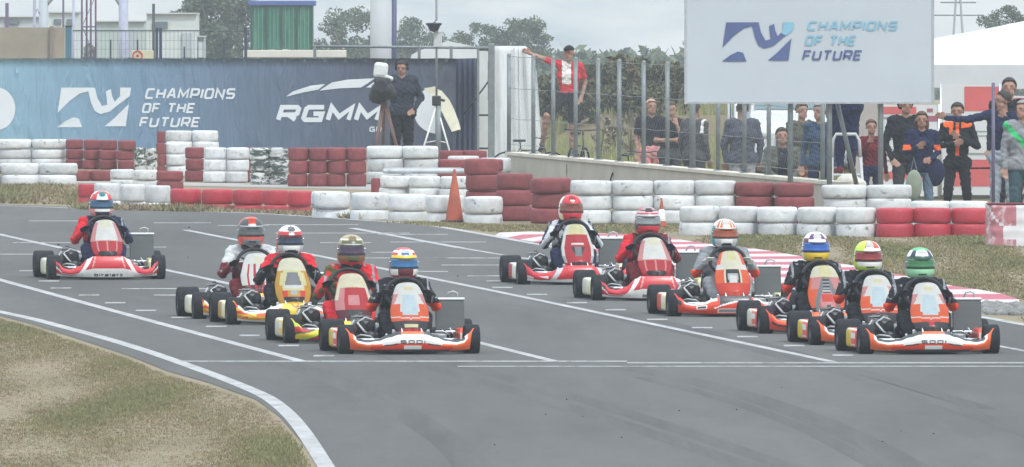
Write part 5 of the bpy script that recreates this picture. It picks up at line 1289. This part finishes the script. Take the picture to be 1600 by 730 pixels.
# marquee at the right
def marquee(px0, px1, Y, dep, ye, yp, pkx, label, thin=False):
    t = empty('marquee', (0,0,0)); tag(t, label, 'marquee', 'white marquees')
    a, c = A(px0, ye, Y), A(px1, ye, Y); pk = A(pkx, yp, Y+dep/2); b = BM()
    base = [(a.x, Y), (c.x, Y), (c.x, Y+dep), (a.x, Y+dep)]
    n = 10; rings = []
    for k in range(n+1):
        s = k/n; q = s**.85
        rings.append([b.verts.new((x+(pk.x-x)*s*.97, y_+(Y+dep/2-y_)*s*.97, a.z+.32+(pk.z-a.z-.32)*(s*s*.45+s*.55))) for x, y_ in base])
    for k in range(n):
        for i in range(4): b.faces.new((rings[k][i], rings[k][(i+1)%4], rings[k+1][(i+1)%4], rings[k+1][i])).smooth = False
    b.faces.new(rings[-1]); obj('roof', b, mat('marquee_canvas', (.56,.58,.61), .75, .05, 1.5), t)
    b = BM()
    for i in range(4):
        (x0,y0),(x1,y1) = base[i], base[(i+1)%4]; m_ = 24
        for k in range(m_):
            t0, t1 = k/m_, (k+1)/m_
            p = [(x0+(x1-x0)*t0, y0+(y1-y0)*t0), (x0+(x1-x0)*t1, y0+(y1-y0)*t1)]; w0, w1 = a.z - .03*abs(math.sin(t0*m_*.5)), a.z - .03*abs(math.sin(t1*m_*.5))
            b.faces.new([b.verts.new(v) for v in ((*p[0], w0), (*p[1], w1), (*p[1], a.z+.325), (*p[0], a.z+.325))])
    bmesh.ops.remove_doubles(b, verts=b.verts[:], dist=.001); obj('valance', b, mat('marquee_valance', (.52,.54,.57), .75, .05, 3), t)
    for x, y_ in base: b = BM(); tube(b, [(x*1.0, y_, gz(y_)), (x, y_, a.z)], .035, 8); obj('pole', b, ALU, t)
marquee(1150, 2220, 226, 6.5, 136, 18, 1685, 'large white marquee roof right of the sign')
# printed exhibition panels
def panel(px0, px1, y0, Y, label, bands):
    t = empty('display_panel', (0,0,0)); tag(t, label, 'display panel', 'red and white display panels')
    a = A(px0, y0, Y); c = A(px1, y0, Y); g_ = gz(Y); H_ = a.z-g_; b = BM(); box(b, ((a.x+c.x)/2, Y+.02, g_+H_/2), (c.x-a.x, .03, H_)); obj('board', b, mat('panel_white', (.55,.56,.57), .6, .05, 2), t)
    for (u0,u1,v0,v1,cc) in bands:
        b = BM(); xs0 = a.x+(c.x-a.x)*u0; xs1 = a.x+(c.x-a.x)*u1; poly(b, [(xs0,Y-.001,a.z-H_*v1),(xs1,Y-.001,a.z-H_*v1),(xs1,Y-.001,a.z-H_*v0),(xs0,Y-.001,a.z-H_*v0)]); obj('print', b, cc, t)
    b = BM()
    for x in (a.x, c.x): tube(b, [(x, Y+.0, g_), (x, Y, a.z+.01)], .016, 6)
    obj('frame', b, ALU, t)
PR = mat('print_red', (.52,.10,.10), .6, .1, 2); PG = mat('print_grey', (.22,.25,.26), .6, .1, 2); PT = mat('print_maroon', (.30,.09,.14), .6, .1, 2)
panel(1374, 1467, 164, 219, 'white display panel with red bands, just right of the sign post', [(.05,.62,.02,.10,PR),(.03,.35,.13,.155,PG),(.12,.5,.33,.345,PG),(.12,.5,.37,.385,PG),(.03,.36,.60,.62,PG),(.03,1,.73,.81,PR),(.75,.98,.12,.18,PT),(.80,.9,.04,.08,PT),(.15,.4,.48,.49,PG)])
panel(1470, 1562, 132, 220, 'taller display panel with red top behind the black suited spectator', [(.40,1,.02,.24,PR),(.05,.35,.26,.29,PG),(.5,.95,.42,.43,PG),(.5,.95,.46,.47,PG),(.4,.9,.62,.635,PG),(.10,1,.68,.92,PR),(.5,.95,.75,.765,mat('panel_white',(.6,.6,.6)))])
panel(1566, 1700, 150, 221, 'display panel with red top at the right edge', [(.0,.6,.02,.2,PR),(.1,.9,.70,.95,PR)])
b = BM(); 
# white van behind the fence, seen from the front
t = empty('white_van', GX(1258, 238)); tag(t, 'white van parked behind the seated spectator', 'van')
def van_ring(y, w, z0, z1, rtop): return [(-w,y,z0),(w,y,z0),(w*1.0,y,z0+(z1-z0)*.55),(w*rtop,y,z1-.06),(w*rtop*.9,y,z1),(-w*rtop*.9,y,z1),(-w*rtop,y,z1-.06),(-w,y,z0+(z1-z0)*.55)]
b = BM(); rs = []
for y, w, z0, z1, rt in ((-.05,.80,.30,.80,.98),(.1,.86,.28,.98,.98),(.75,.88,.26,1.12,.95),(1.35,.88,.26,1.86,.86),(1.6,.89,.26,1.95,.86),(4.2,.89,.26,1.96,.87),(4.4,.86,.3,1.9,.86)):
    rs.append([b.verts.new(v) for v in van_ring(y, w, z0, z1, rt)])
for r0, r1_ in zip(rs, rs[1:]):
    for i in range(8): b.faces.new((r0[i], r0[(i+1)%8], r1_[(i+1)%8], r1_[i]))
b.faces.new(rs[0]); b.faces.new(rs[-1]); bmesh.ops.recalc_face_normals(b, faces=b.faces); obj('body', b, mat('van_white', (.62,.64,.66), .3, .04, 3, coat=.3), t)
GLS = mat('van_glass', (.16,.22,.24), .1, .1, 3, metal=.3)
b = BM(); f = poly(b, [(-.78,.80,1.15),(.78,.80,1.15),(.70,1.30,1.78),(-.70,1.30,1.78)]); bmesh.ops.translate(b, vec=(0,-.03,.02), verts=b.verts[:]); obj('windscreen', b, GLS, t)
for sg in (-1, 1):
    b = BM(); poly(b, [(sg*.895,1.2,1.15),(sg*.895,2.3,1.18),(sg*.84,2.3,1.72),(sg*.84,1.5,1.72)]); obj('side_window', b, GLS, t)
    b = BM(); box(b, (sg*.99,1.05,1.22), (.16,.09,.22), bev=.03); obj('mirror', b, paint('darkgrey','matt'), t)
    b = BM(); ball(b, (sg*.66,-.0,.78), (.14,.08,.09)); obj('headlight', b, mat('lamp_lens', (.5,.52,.54), .1, .05, 3), t)
    for y in (.75, 3.5):
        b = BM(); lathe(b, [(.18,-.1),(.31,-.1),(.33,-.06),(.33,.06),(.31,.1),(.18,.1)], Matrix.Translation((sg*.80,y,.33)) @ Matrix.Rotation(R(90),4,'Y'), 24); w_ = obj('wheel', b, RUB, t)
        b = BM(); lathe(b, [(.001,-.06),(.17,-.08),(.19,0),(.17,.08),(.001,.06)], Matrix.Translation((sg*.80,y,.33)) @ Matrix.Rotation(R(90),4,'Y'), 20); obj('rim', b, ALU, w_)
b = BM(); box(b, (0,-.08,.66), (.9,.03,.14), bev=.01); obj('grille', b, paint('darkgrey','matt'), t)
b = BM(); box(b, (0,-.10,.40), (1.66,.10,.18), bev=.03); obj('bumper', b, paint('grey','matt'), t)
# canvas partition and dark panel under the sign
b = BM(); a = A(1336, 150, 214); g_ = gz(214); box(b, (A(1352,0,214).x, 214, (a.z+g_)/2), (.34, .05, a.z-g_)); o = obj('partition', b, mat('beige_partition', (.36,.33,.31), .8, .1, 3)); tag(o, 'beige upright partition behind the ladder', 'partition')

# ------------------------------------------------------------------ foliage
def cluster_leaves(V, Fc, MI, r, c, rad, n, size, nm, flat=1.0):
    d = r.normal(0, 1, (n, 3)); d /= np.linalg.norm(d, axis=1)[:,None]; rr = rad*(r.random(n)**.4)[:,None]
    P = c + d*rr*np.array([1,1,flat])
    for p in P:
        a = r.normal(0,1,3); a /= np.linalg.norm(a); q = np.cross(a, r.normal(0,1,3)); q /= np.linalg.norm(q)+1e-9; s = size*r.uniform(.5,1.3)
        i = len(V); V += [tuple(p-a*s), tuple(p+q*s*.55), tuple(p+a*s), tuple(p-q*s*.55)]; Fc.append((i,i+1,i+2,i+3)); MI.append(int(r.integers(0, nm)))
FOL = [mat('leaf_dark', (.03,.055,.025), .8, .25, 2), mat('leaf_mid', (.055,.08,.035), .8, .25, 2), mat('leaf_light', (.085,.11,.05), .8, .25, 2)]
BARK = mat('bark', (.12,.10,.08), .9, .3, 6, bump=.5)
def tree(px, Y, ytop, wpx, label, seed, nclump=40, leaves=60, group='trees on the skyline'):
    r = np.random.default_rng(seed); top = A(px, ytop, Y).z; g_ = gz(Y); h = top-g_; w = wpx/F*Y/2; x0 = (px-800)/F*Y
    t = empty('tree', (x0, Y, g_)); tag(t, label, 'tree', group)
    b = BM(); tube(b, [(0,0,-.1),(w*.05,0,h*.25),(w*.02,0,h*.55)], h*.035, 8, r2=h*.02)
    limbs = []
    for i in range(7):
        a = r.uniform(0,6.28); l = r.uniform(.35,.8); e = Vector((math.cos(a)*w*l, math.sin(a)*w*l, h*r.uniform(.45,.85))); s = Vector((w*.04, 0, h*r.uniform(.2,.5)))
        tube(b, [s, s.lerp(e, .5)+Vector((0,0,h*.05)), e], h*.015, 6, r2=h*.005); limbs.append(e)
    obj('trunk', b, BARK, t)
    V, Fc, MI = [], [], []
    for i in range(nclump):
        a = r.uniform(0,6.28); q = r.random()**.5; zc = r.uniform(.22, .94)**.8; env = math.sin(min(1,(zc-.02)/.98)*math.pi*.93)**.55
        c = np.array([math.cos(a)*w*q*env*.9, math.sin(a)*w*q*env*.9, h*min(zc,.93)]); cluster_leaves(V, Fc, MI, r, c, w*r.uniform(.20,.34), int(leaves*2.6), w*.05, 3, .75)
    me = bpy.data.meshes.new('crown'); me.from_pydata(V, [], Fc); me.polygons.foreach_set('material_index', MI); obj('crown', me, FOL, t)
tree(335, 560, -42, 135, 'large dark tree between the white building and the green container', 11, 70, 90)
tree(545, 650, 8, 120, 'rounded hazy tree between the container and the grey pillar', 12, 50, 70)
tree(648, 680, 24, 110, 'hazy tree right of the grey pillar', 13, 40, 60)
tree(745, 680, 28, 100, 'hazy tree behind the dome camera stand', 14, 40, 60)
tree(812, 660, 26, 125, 'hazy tree above the white tarpaulin', 15, 50, 70)
tree(1085, 640, 38, 50, 'small hazy tree just left of the sign', 16, 30, 50)
tree(1566, 560, 2, 90, 'dark tree above the marquee roof', 17, 45, 70)
tree(1640, 580, 14, 90, 'dark tree at the right edge above the marquee', 18, 40, 60)
tree(600, 700, 50, 80, 'low hazy tree behind the grey pillar', 19, 30, 50)
tree(700, 700, 52, 70, 'low hazy tree left of the dome camera stand', 20, 30, 50)
def shrub(px, Y, ytop, wpx, label, seed, n=26, cols=None, name='shrub', group='shrubs behind the fence', leaf=.05, leaves=90):
    r = np.random.default_rng(seed); x0 = (px-800)/F*Y; top = A(px, ytop, Y).z; g_ = gz(Y, x0); h = top-g_; w = wpx/F*Y/2
    t = empty(name, (x0, Y, g_)); tag(t, label, 'shrub', group); b = BM()
    for i in range(6):
        a = r.uniform(0,6.28); tube(b, [(0,0,0),(math.cos(a)*w*.3, math.sin(a)*w*.3, h*.4),(math.cos(a)*w*.6, math.sin(a)*w*.5, h*.8)], .03 if name == 'shrub' else .007, 5, r2=.004)
    obj('stem', b, BARK, t); V, Fc, MI = [], [], []
    for i in range(n):
        a = r.uniform(0,6.28); q = r.random()**.5; zc = r.uniform(.1,.85); c = np.array([math.cos(a)*w*q, math.sin(a)*w*q*.8, h*zc*(1-.25*q)]); cluster_leaves(V, Fc, MI, r, c, min(w,h)*r.uniform(.22,.36), leaves, leaf, 3, .8)
    me = bpy.data.meshes.new('foliage'); me.from_pydata(V, [], Fc); me.polygons.foreach_set('material_index', MI); obj('foliage', me, cols or FOL, t)
HEDG = [mat('hedge_dark', (.06,.068,.036), .85, .25, 2), mat('hedge_mid', (.10,.105,.05), .85, .25, 2), mat('hedge_brown', (.15,.12,.07), .85, .25, 2)]
for i, (px, yt, w) in enumerate([(868,96,76),(915,86,92),(965,80,100),(1015,80,100),(1062,84,90),(1120,120,90),(1180,125,90),(1250,130,90),(1320,128,90)]):
    shrub(px, 272+ (i%3)*3, yt, w, ['dense shrub behind the red shirted spectator', 'dense shrub right of the red shirted spectator','broad dark shrub midway along the fence','broad dark shrub above the dry flowers','dense shrub beside the left edge of the sign','shrub seen under the left corner of the sign','shrub behind the dark jacketed spectator','shrub behind the white van','shrub behind the step ladder'][i], 30+i, cols=HEDG, n=44, leaves=120, leaf=.06)
for i, (px, yt, w) in enumerate([(905,128,60),(950,122,64),(1000,126,66),(1050,124,60)]):
    shrub(px, 262+i%2, yt, w, ['low bush below the dense hedge, left one','low bush below the hedge between two fence posts','low bush behind the bald spectator','low bush behind the spectator with crossed arms'][i], 90+i, cols=HEDG, n=30, leaves=100, leaf=.045)
DRY = [mat('dry_flower_pink', (.38,.30,.27), .9, .2, 2), mat('dry_stem_tan', (.28,.24,.13), .9, .2, 2), mat('dry_leaf_green', (.14,.15,.06), .9, .2, 2)]
for i, px in enumerate([938, 962, 986, 1008, 1034]):
    shrub(px, 248+i%2*2, 150+8*(i%2), 34, ['dry flowering weed left of the hedge gap','tall pale weed with dry flowers','pale weed between two fence posts','dry weed behind the bald spectator','dry weed near the sign corner'][i], 60+i, n=14, cols=DRY, name='wild_plant', group='dry flowering weeds', leaf=.03, leaves=55)
# meadow grass behind the wall
def meadow():
    r = np.random.default_rng(5); V, Fc, MI = [], [], []
    for i in range(44000):
        Y = r.uniform(230, 274); px = r.uniform(800, 1340); x = (px-800)/F*Y; z = gz(Y, x); h = r.uniform(.05,.26)*(.5+.5*math.sin(x*3.1)*math.sin(Y*.7)+.3); a = r.uniform(0,6.28); w = .014; lx, ly = r.normal(0,h*.25,2)
        h = abs(h)+.09; j = len(V); V += [(x-w*math.cos(a),Y-w*math.sin(a),z),(x+w*math.cos(a),Y+w*math.sin(a),z),(x+lx,Y+ly,z+h)]; Fc.append((j,j+1,j+2)); MI.append(int(r.integers(0,3)))
    me = bpy.data.meshes.new('meadow_grass'); me.from_pydata(V, [], Fc); me.polygons.foreach_set('material_index', MI)
    tag(obj('meadow_grass', me, [mat('meadow_yellow', (.30,.30,.11), .9, .2, 2), mat('meadow_green', (.22,.25,.095), .9, .2, 2), mat('meadow_straw', (.34,.31,.17), .9, .2, 2)]), kind='stuff')
meadow()
# far low woods that read as one mass
r = np.random.default_rng(77); V, Fc, MI = [], [], []
for i in range(560):
    px = r.uniform(-300, 1900); Y = r.uniform(690, 860); x = (px-800)/F*Y; ht = 3.85 + (r.uniform(.0,.7) if not 860 < px < 1300 else r.uniform(-.1,.45)); 
    for k in range(3):
        c = np.array([x + r.normal(0,.9), Y, ht - 1.2*k - .5]); cluster_leaves(V, Fc, MI, r, c, 1.3, 26, .30, 3, .6)
me = bpy.data.meshes.new('far_wood'); me.from_pydata(V, [], Fc); me.polygons.foreach_set('material_index', MI); tag(obj('far_wood', me, FOL), kind='stuff')
b = BM(); prev = None
hp = [(x, 3.9+.35*math.sin(x*.11)+.25*math.sin(x*.31+1)) for x in range(-110, 111, 4)]
va = [b.verts.new((x, 872, 0)) for x, z in hp]; vb = [b.verts.new((x, 884, z)) for x, z in hp]; vc = [b.verts.new((x, 898, z*.6)) for x, z in hp]
for i in range(len(hp)-1): b.faces.new((va[i], va[i+1], vb[i+1], vb[i])); b.faces.new((vb[i], vb[i+1], vc[i+1], vc[i]))
tag(obj('hills', b, mat('wooded_hill', (.055,.075,.04), .9, .3, .2)), kind='structure')

# ------------------------------------------------------------------ industrial things above the banner
def bxp(b, x0, x1, y0, y1, Y, dep, mi=0, bev=0.0, ground=False):
    a, c = A(x0, y0, Y), A(x1, y1, Y); zb_ = gz(Y) if ground else c.z
    box(b, ((a.x+c.x)/2, Y+dep/2, (a.z+zb_)/2), (c.x-a.x, dep, a.z-zb_), bev=bev, mi=mi)
t = empty('yard_wall', (0,0,0)); tag(t, 'stained beige wall at the far left above the banner', 'wall')
b = BM(); bxp(b, -260, 101, 43, 90, 300, .25, ground=True); obj('wall_body', b, mat('stained_beige_render', (.30,.26,.21), .9, .22, .9, rgb2=(.22,.22,.17), thr=(.5,.65)), t)
for px in (-120, -20, 78): b = BM(); bxp(b, px, px+5, 41, 90, 299.9, .1, ground=True); obj('pier', b, mat('dark_beige', (.22,.18,.17), .9), t)
t = empty('gate_post', (0,0,0)); tag(t, 'square teal post at the end of the beige wall', 'post'); b = BM(); bxp(b, 102, 112, 41, 90, 298, .13, ground=True, bev=.008); obj('post', b, mat('teal_paint', (.05,.14,.20), .5, .1, 3), t)
b = BM(); bxp(b, 101, 113, 40, 41.4, 297.98, .16); obj('cap', b, DARKM, t)
GB = 'pale industrial buildings'
def building(label, x0, x1, y0, Y, dep, colr, extras, name='industrial_building'):
    t = empty(name, (0,0,0)); tag(t, label, 'building', GB); b = BM(); bxp(b, x0, x1, y0, 90, Y, dep, ground=True); obj('wall', b, colr, t)
    b = BM(); bxp(b, x0-1, x1+1, y0-2, y0, Y-.1, dep+.2); obj('roof', b, mat('pale_roof_trim', (.50,.52,.52), .6, .08, 2), t)
    for nm_, ex, m_ in extras: b = BM(); bxp(b, ex[0], ex[1], ex[2], ex[3], Y-.06, .05, bev=.004); obj(nm_, b, m_, t)
PW = mat('pale_cladding', (.52,.56,.56), .6, .08, 1.5, stretch=(1,1,6)); PW2 = mat('pale_grey_cladding', (.36,.40,.44), .6, .08, 1.5)
building('white clad building behind the twin fence posts', 229, 307, 22, 330, 3, PW, [('door', (284,300,52,90), PW2), ('window', (238,262,34,44), mat('dull_glass', (.14,.17,.2), .2))])
building('lower pale annex right of the white clad building', 308, 319, 58, 331, 2, PW2, [('door', (310,317,66,90), PW)])
building('long pale building behind the beige wall', -260, 66, 27, 345, 4, mat('pale_lilac_cladding', (.46,.49,.53), .6, .06, 1.5), [('window', (-60,-30,32,38), mat('dull_glass', (.14,.17,.2), .2)), ('window', (8,30,32,38), mat('dull_glass', (.14,.17,.2), .2))])
building('pale shed behind the lattice mast', 150, 226, 34, 350, 3, mat('mint_cladding', (.40,.46,.44), .6, .06, 1.5), [('door', (196,212,50,90), PW2)])
building('distant white block between the mast and the shed', 76, 124, 20, 420, 4, mat('bright_cladding', (.50,.55,.55), .6, .06, 1.5), [('window', (84,96,30,38), mat('dull_glass', (.14,.17,.2), .2)), ('window', (104,116,30,38), mat('dull_glass', (.14,.17,.2), .2))])
def pylon(x0, x1, Y, m, label, name='lattice_mast', n=4, top=-40, cat='mast'):
    t = empty(name, (0,0,0)); tag(t, label, cat); g_ = gz(Y)
    for i in range(n):
        px = x0+(x1-x0)*i/(n-1); p = A(px, top, Y); b = BM(); tube(b, [(p.x, Y+(i%2)*.25, g_), (p.x, Y+(i%2)*.25, p.z)], .022, 6); obj('upright', b, m, t)
    b = BM(); p0_, p1_ = A(x0, top, Y), A(x1, top, Y); z = g_+.3; k = 0
    while z < p0_.z:
        tube(b, [(p0_.x, Y, z), (p1_.x, Y+.25, z)], .014, 5); tube(b, [((p0_ if k%2 else p1_).x, Y, z), ((p1_ if k%2 else p0_).x, Y+.2, z+.62)], .007, 5); z += .62; k += 1
    obj('bracing', b, m, t)
PUR = mat('dull_purple_paint', (.10,.055,.12), .6, .15, 3)
pylon(128, 149, 310, PUR, 'purple brown lattice mast with four uprights above the banner')
def simplepole(px, ytop, Y, w, m, label, name='pole', cat='pole', arm=None):
    p = A(px, ytop, Y); t = empty(name, (p.x, Y, gz(Y))); tag(t, label, cat); b = BM(); tube(b, [(0,0,0),(0,0,p.z-gz(Y))], w, 12); obj('shaft', b, m, t)
    b = BM(); tube(b, [(0,0,0),(0,0,.06)], w*1.8, 12); obj('base', b, m, t)
    if arm:
        q = A(arm[0], arm[1], Y) - t.location; s_ = A(px, arm[2], Y) - t.location; mid = (q+s_)/2 + Vector((0,0,.12)); b = BM(); tube(b, [s_, mid, q], w*.5, 8); obj('arm', b, m, t)
simplepole(99, -30, 305, .02, PUR, 'thin purple pole left of the lattice mast')
simplepole(115, -30, 306, .025, mat('pale_lilac_paint', (.34,.36,.46), .6), 'thin pale lilac pole just left of the lattice mast')
simplepole(68, -30, 320, .10, PW2, 'thick pale pole above the long pale building', arm=(98,-4,12))
simplepole(193, -30, 318, .10, mat('pale_lilac_paint', (.34,.36,.46), .6), 'thick pale lilac pole with curved arm left of the white building', arm=(168,-6,14))
simplepole(11, 5, 312, .035, PUR, 'short purple stub above the beige wall')
simplepole(54, -10, 315, .03, mat('lilac_grey', (.26,.27,.36), .6), 'slim lilac pole left of the thick pale pole', arm=(62,22,24))
simplepole(240, 6, 328, .03, DARKM, 'small dark vent pipe on the white clad building')
simplepole(595, -30, 275, .19, mat('pillar_grey', (.40,.42,.44), .7, .06, 1), 'thick pale grey pillar above the gate frame', name='pillar', cat='pillar')
simplepole(616, -30, 274, .045, mat('dark_blue_pole', (.05,.06,.13), .5), 'dark blue pole right against the grey pillar')
# mesh fence above the banner
t = empty('mesh_fence', (0,0,0)); tag(t, 'dark green mesh fence with posts above the banner', 'fence'); YM = 285
MG = mat('mesh_green', (.06,.10,.10), .6, .1, 3)
for px in (-200,-60,245,251,384): vpost(px, 43, .055, 'post', t, YM, mat('post_blue_black', (.025,.04,.08), .5))
for px in (173,215,288,350): vpost(px, 62 if px != 288 else 73, .03, 'post', t, YM, mat('post_blue_black', (.025,.04,.08), .5))
b = BM(); g_ = gz(YM); ztp = A(0, 48, YM).z; xa, xb = A(114, 0, YM).x, A(390, 0, YM).x
tube(b, [(xa,YM,ztp),(xb,YM,ztp)], .012, 5)
x = xa
while x < xb: tube(b, [(x,YM,g_),(x,YM,ztp)], .0035, 3, caps=False); x += .075
z = g_+.1
while z < ztp: tube(b, [(xa,YM+.01,z),(xb,YM+.01,z)], .003, 3, caps=False); z += .16
obj('mesh_panel', b, MG, t)
t = empty('warning_sign', (0,0,0)); tag(t, 'pale yellow sign with a red ring just above the banner', 'sign'); YW = 280
b = BM(); bxp(b, 206, 240, 79, 96, YW, .02, bev=.004); obj('plate', b, mat('pale_yellow_plate', (.50,.48,.34), .6), t)
b = BM(); c_ = A(215, 87, YW); n = 24; tube(b, [(c_.x+.085*math.cos(2*math.pi*i/n), YW-.012, c_.z+.085*math.sin(2*math.pi*i/n)) for i in range(n+1)], .011, 6, caps=False); ball(b, (c_.x, YW-.01, c_.z), (.025,.01,.025)); obj('ring', b, paint('red','matt'), t)
b = BM(); bxp(b, 221, 224, 92, 95, YW+.03, .03, ground=True); obj('post', b, STEEL, t)
# green container on a white platform
YC = 400; t = empty('waste_container', (0,0,0)); tag(t, 'ribbed green container with blue rim on the white platform', 'container'); 
b = BM(); bxp(b, 391, 489, 8, 77, YC, 1.6); obj('container_body', b, mat('green_container_paint', (.02,.13,.085), .45, .3, 2.5, stretch=(3,1,.5), rgb2=(.10,.25,.17), thr=(.52,.68)), t)
for px in (393, 416, 440, 464, 487): b = BM(); bxp(b, px-1.5, px+1.5, 9, 78, YC-.06, .055, bev=.006); obj('rib', b, mat('dark_green_rib', (.006,.05,.04), .5), t)
for k, px in enumerate(range(398, 486, 6)):
    if min(abs(px-q) for q in (416,440,464)) > 3: b = BM(); bxp(b, px-.7, px+.7, 12, 76, YC-.03, .028); obj('corrugation', b, mat('painted_green_highlight', (.07,.24,.16), .4), t)  # corrugations in lighter green, the reflected glare painted into their colour
b = BM(); bxp(b, 388, 493, 1, 9, YC-.10, 1.8, bev=.02); obj('rim', b, mat('blue_rim', (.06,.10,.28), .4), t)
t = empty('white_platform', (0,0,0)); tag(t, 'low white trailer bed under the green container', 'trailer'); b = BM(); bxp(b, 380, 540, 78.5, 90, YC-.3, 2.2, bev=.02); obj('bed', b, mat('off_white_bed', (.55,.53,.48), .7, .1, 2), t)
for px in (410, 430, 500, 520):
    p = A(px, 90, YC); g_ = gz(YC); b = BM(); lathe(b, [(.2,-.12),(.5,-.12),(.52,-.08),(.52,.08),(.5,.12),(.2,.12)], Matrix.Translation((p.x, YC+.6, g_+.52)) @ Matrix.Rotation(R(90),4,'X'), 24); obj('wheel', b, RUB, t)
b = BM(); a = A(460, 90, YC); box(b, (a.x, YC+.8, gz(YC)+.75), (2.4,.5,.5)); obj('chassis', b, DARKM, t)
# distant power pylon
t = empty('power_pylon', (A(1497,0,600).x, 600, 0)); tag(t, 'distant hazy pylon above the marquee', 'pylon'); b = BM(); zt_ = A(0,-12,600).z
for sx, sy in ((-1,-1),(1,-1),(1,1),(-1,1)): tube(b, [(sx*.5,sy*.5,0),(sx*.07,sy*.07,zt_)], .04, 5)
tube(b, [(-1.0,0,zt_-.9),(1.0,0,zt_-.9)], .03, 5); tube(b, [(-.7,0,zt_-.4),(.7,0,zt_-.4)], .03, 5); obj('tower', b, STEEL, t)

# ------------------------------------------------------------------ the hazy air
b = BM(); box(b, (0, 440, 11.0), (216, 936, 26.0)); hz = obj('haze', b, None); tag(hz, kind='stuff')
hm = bpy.data.materials.new('haze_air'); hm.use_nodes = True; t_ = hm.node_tree; t_.nodes.clear(); oo = t_.nodes.new('ShaderNodeOutputMaterial'); pv = t_.nodes.new('ShaderNodeVolumePrincipled')
pv.inputs['Color'].default_value = (.84,.92,1,1); pv.inputs['Density'].default_value = .00036; pv.inputs['Anisotropy'].default_value = .2
t_.links.new(pv.outputs[0], oo.inputs['Volume']); hz.data.materials.append(hm)
